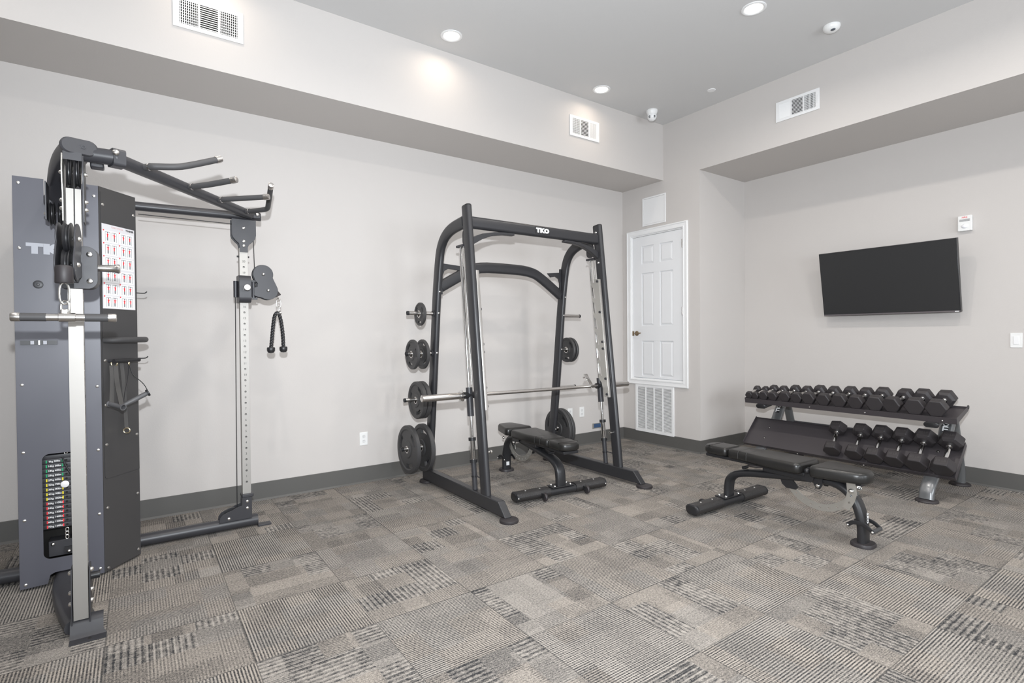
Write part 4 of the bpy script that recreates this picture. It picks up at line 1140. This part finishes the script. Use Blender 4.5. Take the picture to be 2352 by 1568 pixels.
    B().lathe([(0, 0.001), (0.006, 0.001), (0.0065, 0)], (-0.175, 2.925, 0.0072), (0, -0.1, 1), 12).build('anchor_hole', DARKHOLE, fo)
    # foot clamp plates with bolts
    for s_ in (-1, 1):
        x = FPc.x + s_*0.031
        B().plate([(2.965, 0.06), (3.045, 0.06), (3.10, 0.10), (3.10, 0.20), (3.045, 0.30), (2.975, 0.30)], [], 0.005, (x, 0, 0), (0, 1, 0), (0, 0, 1)).build('post_clamp', BLACKM, t, bevel=0.001)
        for z, y in ((0.275, 3.010), (0.185, 3.015), (0.140, 3.005)):
            bb = B(); bolt(bb, (x+s_*0.0025, y, z), (s_, 0, 0), 0.011, 0.012); bb.build('bolt', BOLT, t)
    B().cyl((FPc.x+0.033, 3.05, 0.232), (FPc.x+0.064, 3.05, 0.232), 0.016, 16).build('rubber_stop', BLACKP, t)
    # ---- posts with height holes
    hz = [0.315+0.0767*k for k in range(20)]
    def post(c, kdir, z0, z1):
        mb = B(); h = 0.0255; th = 0.003
        k = V(kdir); a = V((0, 0, 1)).cross(k)
        holes = [circ(0.0068, 12, (0, z)) for z in hz]
        for dn, hs, g_ in ((k, holes, 0), (-k, [], 0), (a, [], th), (-a, [], th)):
            xa = V((0, 0, 1)).cross(dn)*-1
            mb.plate([(-h+g_, z0), (h-g_, z0), (h-g_, z1), (-h+g_, z1)], hs, th, V(c)+dn*(h-th/2), xa, (0, 0, 1))
        p = mb.build('chrome_post', BRUSH, t)
        tx = B()
        for i, z in enumerate(hz):
            tx.text(str(i+1), 0.020, V(c)+k*(h+0.0002)+V((0, 0, z+0.038)), k.cross(V((0, 0, 1)))*-1, (0, 0, 1), depth=0.0003)
        tx.build('number_scale', INK, p)
        return p
    post(FPc, (1, 0, 0), 0.075, 1.945)
    post(RPc, (0, -1, 0), 0.060, 1.900)
    # ---- top of the front post: cheek plates and pulleys
    def pulley(c, ax, r, parent, w_=0.018, name='pulley'):
        c = V(c); ax = V(ax)
        p = B().lathe([(0.010, -w_/2), (r, -w_/2), (r+0.001, -w_/2+0.002), (r-0.008, -0.002), (r-0.008, 0.002), (r+0.001, w_/2-0.002), (r, w_/2), (0.010, w_/2), (0.010, -w_/2)], c, ax, 36).build(name, BLACKP, parent)
        return p
    for s_ in (-1, 1):
        x = FPc.x + s_*0.035
        out = [(2.955, 1.80), (3.035, 1.80), (3.05, 1.93), (3.075, 1.98), (3.075, 2.085), (2.945, 2.085), (2.925, 2.03), (2.935, 1.96), (2.955, 1.92)]
        B().plate(out, [], 0.005, (x, 0, 0), (0, 1, 0), (0, 0, 1)).build('cheek_plate', BLACKM if s_ > 0 else GALV, t, bevel=0.001)
        for z, y in ((2.012, 2.985), (1.895, 2.995), (1.860, 2.995)):
            bb = B(); bolt(bb, (x+s_*0.003, y, z), (s_, 0, 0), 0.009, 0.012); bb.build('bolt', BOLT, t)
    B().box((FPc.x-0.032, 2.945, 2.060), (FPc.x+0.032, 3.06, 2.095)).build('head_block', BLACKM, t)
    pulley((FPc.x-0.012, 2.985, 2.012), (1, 0, 0), 0.060, t); pulley((FPc.x+0.014, 2.985, 2.012), (1, 0, 0), 0.060, t)
    # rear pulley pair below the arm
    for x in (-0.315, -0.285): pulley((x, 3.42, 1.905), (1, 0, 0), 0.056, t)
    for x in (-0.336, -0.264):
        B().plate([(3.37, 1.87), (3.47, 1.87), (3.48, 2.05), (3.36, 2.05)], [], 0.005, (x, 0, 0), (0, 1, 0), (0, 0, 1)).build('cheek_plate', BLACKM, t)
    bb = B(); bolt(bb, (-0.339, 3.42, 1.905), (-1, 0, 0), 0.010, 0.010); bb.build('bolt', BOLT, t)
    B().box((-0.368, 3.60, 1.985), (-0.330, 3.66, 2.035)).build('arm_joint', BLACKM, t, bevel=0.008)
    B().cyl((FPc.x+0.006, 2.924, 2.012), (FPc.x+0.004, 2.935, 1.75), 0.0022, 8).build('cable', BLACKP, t)
    # ---- right post head, tubes and base
    out = [(0.541, 2.092), (0.541, 1.985), (0.547, 1.968), (0.566, 1.945), (0.583, 1.930), (0.588, 1.905), (0.588, 1.872), (0.637, 1.872), (0.637, 1.905), (0.645, 1.925), (0.668, 1.945), (0.684, 1.968), (0.689, 1.990), (0.689, 2.092)]
    for yy in (3.992, 4.058):
        hp = B().plate(out, [], 0.005, (0, yy, 0), (1, 0, 0), (0, 0, 1)).build('head_plate', FRAME, t, bevel=0.001)
        if yy < 4:
            for x, z in ((0.612, 2.035), (0.612, 1.945), (0.612, 1.915)):
                bb = B(); bolt(bb, (x, yy-0.0025, z), (0, -1, 0), 0.0105, 0.006); bb.build('bolt', BOLT, hp)
    pulley((0.625, 4.025, 2.02), (0, 1, 0), 0.055, t)
    B().cyl((0.574, 4.025, 1.845), (0.650, 4.025, 1.845), 0.006, 10).build('stop_pin', BLACKP, t)
    B().tube([(0.005, 4.030, 2.112), (0.66, 4.030, 2.122)], 0.0275, 18).build('top_tube', FRAME, t)
    B().tube([(0.655, 4.022, 2.118), (0.725, 4.022, 2.119)], 0.020, 16).build('tube_end', BLACKM, t)
    e_ = B().box((0.668, 3.985, 2.105), (0.722, 4.02, 2.150)).build('end_bracket', BLACKM, t, bevel=0.008)
    bb = B(); bolt(bb, (0.698, 3.984, 2.134), (0, -1, 0), 0.012, 0.008); bb.build('bolt', BOLT, e_)
    B().tube([(-0.40, 4.035, 0.042), (0.680, 4.025, 0.042)], 0.0375, 20).build('base_tube', FRAME, t)
    B().box((0.676, 3.975, 0.0), (0.760, 4.030, 0.012)).build('floor_tab', BLACKM, t, bevel=0.002)
    B().tube([(-0.47, 3.83, 0.045), (-1.05, 3.90, 0.045)], 0.0375, 20).build('base_tube', FRAME, t)
    B().box((-1.11, 3.86, 0.0), (-1.03, 3.93, 0.006)).build('floor_tab', BLACKM, t)
    out = [(0.443, 0.068), (0.446, 0.098), (0.462, 0.118), (0.487, 0.130), (0.520, 0.140), (0.545, 0.152), (0.580, 0.162), (0.584, 0.222), (0.640, 0.222), (0.640, 0.068)]
    for yy in (3.990, 4.060):
        bp_ = B().plate(out, [], 0.005, (0, yy, 0), (1, 0, 0), (0, 0, 1)).build('base_plate', FRAME, t, bevel=0.001)
        if yy < 4:
            for x, z in ((0.612, 0.185), (0.612, 0.140), (0.500, 0.088)):
                bb = B(); bolt(bb, (x, yy-0.0025, z), (0, -1, 0), 0.0105, 0.006); bb.build('bolt', BOLT, bp_)
    pulley((0.525, 4.025, 0.10), (0, 1, 0), 0.050, t)
    B().box((0.580, 3.984, 0.212), (0.652, 4.066, 0.236)).build('clamp_collar', BLACKM, t, bevel=0.005)
    B().cyl((0.553, 4.015, 0.140), (0.560, 4.015, 1.57), 0.0026, 8).build('cable', BLACKP, t)
    B().cyl((0.03, 4.02, 2.062), (0.56, 4.02, 2.060), 0.0026, 8).build('cable', BLACKP, t)
    # ---- pull-up beam from post to post with four grips
    K0, K1 = V((-0.135, 2.995, 2.108)), V((-0.045, 2.985, 2.106))
    B().tube([(-0.200, 3.000, 2.108), K0, K1], 0.034, 20, (0, 0, 1)).build('beam_socket', FRAME, t)
    bp0, bp1 = V((-0.060, 2.985, 2.104)), V((0.650, 3.985, 2.128))
    B().tube([bp0, bp1], 0.0295, 20).build('pullup_beam', FRAME, t)
    cl_ = B().sweep([(-0.075, 2.984, 2.105), (-0.030, 3.000, 2.105)], rrect(0.078, 0.072, 0.014, 3), (0, 0, 1)).build('beam_clamp', BLACKM, t)
    bb = B(); bolt(bb, (-0.055, 2.952, 2.122), (0.1, -1, 0.1), 0.014, 0.012); bb.build('bolt', BOLT, cl_)
    B().box((-0.150, 3.02, 2.062), (-0.100, 3.075, 2.086)).build('arm_tab', BLACKM, t, bevel=0.006)
    H = [[(0.040, 3.110, 2.112), (0.085, 3.060, 2.113), (0.165, 3.045, 2.120), (0.215, 3.055, 2.135), (0.368, 3.114, 2.213)],
         [(0.240, 3.405, 2.114), (0.300, 3.330, 2.117), (0.345, 3.290, 2.122), (0.450, 3.193, 2.140)],
         [(0.410, 3.640, 2.118), (0.450, 3.590, 2.120), (0.655, 3.432, 2.130)],
         [(0.595, 3.900, 2.124), (0.640, 3.850, 2.124), (0.690, 3.770, 2.124), (0.716, 3.735, 2.126), (0.712, 3.690, 2.145), (0.694, 3.516, 2.220)]]
    for pts in H:
        pts = [V(p) for p in pts]
        pth = [pts[0]] + smooth_path(pts[1:], 2)
        gr = B().tube(pth, 0.0155, 14, (0, 0, 1)).build('pullup_grip', GRIP, t)
        e0 = (pts[-1]-pts[-2]).normalized()
        B().lathe([(0, 0.014), (0.012, 0.014), (0.0165, 0.012), (0.0175, 0.0), (0.0175, -0.018), (0.0150, -0.019)], pts[-1], e0, 18).build('end_cap', SATIN, gr)
        e1 = (pts[1]-pts[0]).normalized()
        B().lathe([(0.0175, 0), (0.0175, 0.008)], pts[0]+e1*0.045, e1, 18).build('end_ring', SATIN, gr)
    # ---- carriages
    def carriage(c, a, k):
        c, a, k = V(c), V(a).normalized(), V(k).normalized(); z = V((0, 0, 1))
        P = lambda x, y, w_: c + a*x + k*y + z*w_
        # rounded housing round the post (outline in k,z)
        o_ = [(-0.034, -0.092), (0.050, -0.092)] + [(0.050+0.038*math.sin(PI/2*j/6), -0.054-0.038*math.cos(PI/2*j/6)) for j in range(1, 7)] \
           + [(0.050+0.038*math.cos(PI/2*j/6), 0.054+0.038*math.sin(PI/2*j/6)) for j in range(0, 7)] + [(-0.034, 0.092)]
        o_ = [(x-0.006, w_) for x, w_ in o_]
        hs = B().plate(o_, [], 0.074, c, k, z).build('carriage', BLACKM, t, bevel=0.005)
        for w_ in (-0.058, 0.058):
            bb = B(); bolt(bb, P(0.037, 0.055, w_), a, 0.012, 0.006); bb.build('bolt', BOLT, hs)
        kn = B().lathe([(0.015, 0), (0.0155, 0.025), (0.0155, 0.027), (0.0155, 0.058), (0.020, 0.068), (0.021, 0.074), (0.018, 0.078), (0, 0.079)], P(0, 0.080, 0.004), k, 20).build('pull_knob', SATIN, hs)
        # hinge
        B().cyl(P(0.062, 0, -0.055), P(0.062, 0, 0.055), 0.015, 16).build('hinge_pin', BLACKM, t)
        for w_ in (-0.060, 0.060):
            B().box((-0.005, -0.018, -0.006), (0.055, 0.018, 0.006), mat=Matrix((a, k, z)).transposed().to_4x4() if False else (Matrix.Translation(P(0.030, 0, w_)) @ Matrix((a, z.cross(a), z)).transposed().to_4x4())).build('hinge_lug', BLACKM, t)
        c1, c2 = (0.120, 0.108), (0.150, -0.002)
        out = []
        r = 0.064
        for ang in range(-20, 215, 12): out.append((c1[0]+r*math.cos(math.radians(ang)), c1[1]+r*math.sin(math.radians(ang))))
        for x_, w_ in ((0.066, 0.066), (0.084, 0.045), (0.082, 0.020), (0.060, 0.015), (0.060, -0.040), (0.090, -0.050)): out.append((x_, w_))
        for ang in range(235, 385, 12): out.append((c2[0]+r*math.cos(math.radians(ang)), c2[1]+r*math.sin(math.radians(ang))))
        for s_ in (-1, 1):
            pl = B().plate(out, [], 0.006, P(0, s_*0.030, 0), a, z).build('pulley_guard', BLACKM, t, bevel=0.0015)
            for cc in (c1, c2):
                bb = B(); bolt(bb, P(cc[0], s_*0.033, cc[1]), k*s_, 0.011, 0.010); bb.build('bolt', BOLT, pl)
        pulley(P(c1[0], 0, c1[1]), k, 0.066, t, 0.024); pulley(P(c2[0], 0, c2[1]), k, 0.060, t, 0.024)
        return P
    Pr = carriage((RPc.x, RPc.y, 1.622), (1, 0, 0), (0, -1, 0))
    B().cyl((0.562, 4.015, 1.567), (0.562, 4.015, 1.677), 0.013, 12).build('cable_anchor', BLACKM, t)
    B().cyl((0.682, 4.018, 1.74), (0.676, 4.018, 1.975), 0.0026, 8).build('cable', BLACKP, t)
    st = B().lathe([(0.010, 0), (0.020, 0.006), (0.030, 0.052), (0.028, 0.056), (0, 0.056)], Pr(0.188, 0, 0.010), (0.45, 0, -0.9), 20).build('cable_stop', RUBBER, t)
    Pf = carriage((FPc.x, FPc.y, 1.606), (-0.10, -1, 0), (1, -0.08, 0))
    c = Pf(0.213, 0, -0.012)
    B().lathe([(0.012, 0), (0.026, 0.003), (0.0295, 0.012), (0.0305, 0.070), (0.0285, 0.073), (0, 0.073)], c, (0, 0, -1), 24).build('cable_stop', RUBBER, t)
    # ---- tower fittings: grab bar, storage bar, hooks, poster
    gp = [Q0+q*0.020+qn*0.004+V((0, 0, 1.288)), Q0+q*0.030+qn*0.045+V((0, 0, 1.288)), Q0+q*0.080+qn*0.060+V((0, 0, 1.289)), Q0+q*0.200+qn*0.062+V((0, 0, 1.289)), V((0.058, 3.90, 1.289)), V((0.050, 3.96, 1.289)), V((0.016, 3.97, 1.289))]
    B().tube(smooth_path(gp, 2), 0.0165, 16, (0, 0, 1)).build('grab_bar', GRIP, t)
    B().cyl(Q0+q*0.028+qn*0.050+V((0, 0, 1.172)), Q0+q*0.205+qn*0.050+V((0, 0, 1.172)), 0.0115, 12).build('storage_bar', BLACKP, t)
    for s_ in (0.045, 0.190):
        B().cyl(Q0+q*s_+qn*0.002+V((0, 0, 1.172)), Q0+q*s_+qn*0.050+V((0, 0, 1.172)), 0.008, 10).build('bar_bracket', BLACKM, t)
    for z in (1.582, 1.172):
        B().tube(smooth_path([(0.014, 4.10, z), (0.045, 4.10, z-0.002), (0.062, 4.10, z), (0.070, 4.10, z+0.010)], 1), 0.0032, 8, (0, 1, 0)).build('hook', BLACKP, t)
    # poster
    pw0, pw1, pz0, pz1 = 0.013, QL-0.016, 1.463, 1.930
    o0 = Q0 + qn*0.0068
    ps = B().plate([(pw0, pz0), (pw1, pz0), (pw1, pz1), (pw0, pz1)], [], 0.001, Q0+qn*0.0055, q, (0, 0, 1)).build('exercise_chart', PAPER, t)
    bx, rd, dk = B(), B(), B()
    cw_, ch = (pw1-pw0-0.018)/2, 0.066
    sq = lambda mb, x0, z0, x1, z1, d: mb.plate([(x0, z0), (x1, z0), (x1, z1), (x0, z1)], [], 0.0003, Q0+qn*d, q, (0, 0, 1))
    for r_i in range(6):
        zz = pz1-0.030-0.0045-r_i*0.0715 - (0.0 if r_i < 3 else 0.006)
        for ci in range(2):
            x0 = pw0+0.007+ci*(cw_+0.004)
            sq(bx, x0, zz-ch, x0+cw_, zz, 0.0064)
            rd.plate(circ(0.0042, 10, (x0+0.003, zz-0.001)), [], 0.0003, Q0+qn*0.0072, q, (0, 0, 1))
            for fx_ in (0.30, 0.72):
                xc = x0+cw_*fx_
                # standing figure between two uprights
                for sx_ in (-0.016, 0.014): sq(dk, xc+sx_, zz-ch*0.90, xc+sx_+0.0014, zz-ch*0.12, 0.0067)
                sq(dk, xc-0.016, zz-ch*0.14, xc+0.015, zz-ch*0.11, 0.0067)
                j = random.uniform(-0.002, 0.002)
                sq(rd, xc-0.0035+j, zz-ch*0.56, xc+0.0035+j, zz-ch*0.26, 0.0069)
                dk.plate(circ(0.0032, 8, (xc+j, zz-ch*0.19)), [], 0.0003, Q0+qn*0.0069, q, (0, 0, 1))
                sq(dk, xc-0.004+j, zz-ch*0.84, xc-0.0008+j, zz-ch*0.56, 0.0069); sq(dk, xc+0.0008+j, zz-ch*0.84, xc+0.004+j, zz-ch*0.56, 0.0069)
                aw = random.uniform(0.006, 0.011)
                sq(rd, xc-aw, zz-ch*0.36, xc+aw, zz-ch*0.32, 0.0069)
    bx.build('chart_frames', mat('chart_white', (0.80, 0.80, 0.82), 0.6), ps); rd.build('chart_red_marks', RED, ps); dk.build('chart_figures', mat('chart_grey', (0.10, 0.10, 0.11), 0.6), ps)
    B().text('TRAINER', 0.014, Q0+q*(QL-0.050)+qn*0.0066+V((0, 0, pz1-0.013)), q, (0, 0, 1), depth=0.0003, offset=0.0006).build('chart_title', INK, ps)
    B().text('FUNCTIONAL', 0.013, Q0+q*(QL-0.135)+qn*0.0066+V((0, 0, pz1-0.013)), q, (0, 0, 1), depth=0.0003).build('chart_title', mat('faint_red', (0.62, 0.35, 0.35), 0.6), ps)
    return Pf, Pr
PF, PR = cable_machine()

def hang_links(parent, p, n=(0, 1, 0), s=1.0):
    mb = B(); link(mb, p, 0.100*s, 0.036*s, 0.0042*s, n); return mb.build('carabiner', BOLT, parent)

# straight bar hanging from the front carriage
def handle_bar():
    c = PF(0.213, 0, -0.012); yb_, zb = c.y, 1.384; xm = c.x
    t = thing('straight_bar_attachment', 'short chrome straight bar with black grips hanging from the front post pulley', 'pull bar', (xm, yb_, zb))
    hang_links(t, (xm, yb_, 1.480), (0, 1, 0), 0.88)
    lk = B(); link(lk, (xm+0.002, yb_, 1.424), 0.052, 0.030, 0.0042, (0.5, 1, 0)); lk.build('swivel_ring', BOLT, t)
    B().cyl((xm-0.020, yb_, zb), (xm+0.035, yb_, zb), 0.0185, 24, 0.002).build('centre_sleeve', SATIN, t)
    B().box((xm-0.012, yb_-0.008, zb+0.014), (xm+0.012, yb_+0.008, zb+0.034)).build('swivel_block', SATIN, t, bevel=0.004)
    x0, x1 = -0.385, -0.058
    B().cyl((x0+0.09, yb_, zb), (x1-0.08, yb_, zb), 0.0150, 20).build('shaft', SATIN, t)
    for a, b_ in ((x0+0.022, x0+0.102), (x1-0.105, x1-0.028)): B().cyl((a, yb_, zb), (b_, yb_, zb), 0.0160, 20).build('grip', GRIP, t)
    for a, s_ in ((x0+0.026, -1), (x1-0.030, 1)):
        B().lathe([(0.0150, 0), (0.0172, 0.001), (0.0172, 0.026), (0.015, 0.029), (0.0125, 0.029), (0.012, 0.027), (0, 0.027)], (a, yb_, zb), (s_, 0, 0), 22).build('end_cap', SATIN, t)
handle_bar()

def triceps_rope():
    c = PR(0.222, 0, -0.045); x, y = c.x+0.002, c.y
    t = thing('triceps_rope', 'black braided rope with two rubber ends hanging from the right post pulley', 'rope', (x, y, 1.45))
    hang_links(t, (x-0.002, y, 1.533), (0.3, 1, 0), 0.75)
    lk = B(); link(lk, (x, y, 1.492), 0.045, 0.022, 0.0035, (1, 0.3, 0)); lk.build('swivel_ring', BOLT, t)
    B().cyl((x-0.016, y, 1.460), (x+0.014, y, 1.470), 0.011, 12).build('crimp', SATIN, t)
    path = smooth_path([(0.781, y, 1.218), (0.790, y, 1.30), (0.797, y, 1.38), (0.806, y, 1.445), (0.822, y, 1.470), (0.838, y, 1.462), (0.852, y, 1.40), (0.862, y, 1.30), (0.863, y, 1.218)], 2)
    # braid: three twisted strands
    L = [0]; 
    for a, b_ in zip(path, path[1:]): L.append(L[-1] + (b_-a).length)
    tot = L[-1]; n = 150; pts = []
    def at(s):
        for i in range(len(L)-1):
            if s <= L[i+1]: f = (s-L[i])/(L[i+1]-L[i]); return path[i].lerp(path[i+1], f), (path[i+1]-path[i]).normalized()
        return path[-1], (path[-1]-path[-2]).normalized()
    mb = B(); Y = V((0, 1, 0))
    for k in range(3):
        st = []
        for i in range(n+1):
            p, d = at(tot*i/n); s_ = d.cross(Y); ph = 2*PI*(i/n*tot/0.060 + k/3)
            st.append(p + (Y*math.cos(ph) + s_*math.sin(ph))*0.0062)
        mb.sweep(st, circ(0.0072, 8), Y)
    mb.build('braided_rope', BLACKP, t, angle=60)
    for px_, pz in ((0.781, 1.228), (0.863, 1.231)):
        B().lathe([(0.008, 0), (0.024, 0.002), (0.027, 0.010), (0.026, 0.028), (0.018, 0.040), (0, 0.044)], (px_, y, pz), (0, 0, -1), 24).build('rubber_end', BLACKP, t)
triceps_rope()

def strap(mb, pts, w_, side, th=0.0022):
    mb.sweep([V(p) for p in pts], rrect(w_, th, th*0.4, 1), side); return mb
def cable_handles():
    Zb = 1.172
    t = thing('stirrup_attachment', 'grey tube stirrup handle with wide straps on the tower bar, open end towards the viewer', 'cable handle', (-0.095, 3.64, 0.93))
    mb = B(); link(mb, (-0.092, 3.690, 1.160), 0.034, 0.030, 0.0032, (0.5, 1, 0)); mb.build('ring', GOLDM, t)
    A, Bp = V((-0.116, 3.615, 0.945)), V((-0.052, 3.535, 0.928)); d = (Bp-A).normalized()
    B().lathe([(0.010, 0), (0.0165, 0.001), (0.0170, 0.006), (0.0125, 0.008), (0.0125, (Bp-A).length-0.008), (0.0170, (Bp-A).length-0.006), (0.0175, (Bp-A).length), (0.0125, (Bp-A).length), (0.012, 0.02)], A, d, 24).build('grip_tube', mat('grey_grip', (0.10, 0.10, 0.105), 0.45), t)
    for e_, x in ((A+d*0.02, -0.104), (Bp-d*0.012, -0.086)):
        sm = B(); strap(sm, smooth_path([(x, 3.686, 1.147), (x-0.002 if e_ == A else x+0.004, 3.66, 1.06), (e_.x, e_.y, e_.z+0.010)], 1), 0.022, (0.8, 0.1, 0)); sm.build('strap', STRAP, t)
    t2 = thing('stirrup_attachment', 'grey tube stirrup handle hung behind, its grip reaching past the tower edge', 'cable handle', (0.01, 3.68, 0.95))
    mb = B(); link(mb, (-0.026, 3.752, 1.160), 0.034, 0.012, 0.0032, (1, 0.3, 0)); mb.build('ring', GOLDM, t2)
    A, Bp = V((-0.050, 3.665, 0.928)), V((0.058, 3.690, 0.984)); d = (Bp-A).normalized(); Lh = (Bp-A).length
    B().lathe([(0, 0), (0.011, 0), (0.0135, Lh*0.4), (0.0130, Lh-0.010), (0.0115, Lh)], A, d, 22).build('grip_tube', bpy.data.materials['grey_grip'], t2)
    B().cyl(Bp-d*0.002, Bp+d*0.006, 0.020, 20).build('end_disc', BLACKP, t2)
    B().tube(smooth_path([(-0.024, 3.750, 1.145), (-0.012, 3.745, 1.09), (0.025, 3.72, 1.055), (0.045, 3.70, 1.03), (0.060, 3.69, 0.995)], 2), 0.0022, 8, (0, 1, 0)).build('cord', BLACKP, t2)
    B().tube(smooth_path([(-0.028, 3.750, 1.145), (-0.030, 3.735, 1.07), (-0.046, 3.69, 1.00), (-0.052, 3.672, 0.94)], 2), 0.0025, 8, (0, 1, 0)).build('cord', BLACKP, t2)
    t3 = thing('ankle_strap', 'black webbing strap with a brass ring hanging lowest from the tower bar', 'strap', (-0.04, 3.72, 0.95))
    sm = B(); strap(sm, [(-0.060, 3.735, 1.160), (-0.052, 3.730, 1.05), (-0.046, 3.728, 0.90), (-0.042, 3.726, 0.792)], 0.019, (0.8, 0.1, 0)); sm.build('webbing', STRAP, t3)
    mb = B(); link(mb, (-0.041, 3.722, 0.776), 0.028, 0.030, 0.0032, (0.3, 1, 0)); mb.build('ring', GOLDM, t3)
cable_handles()
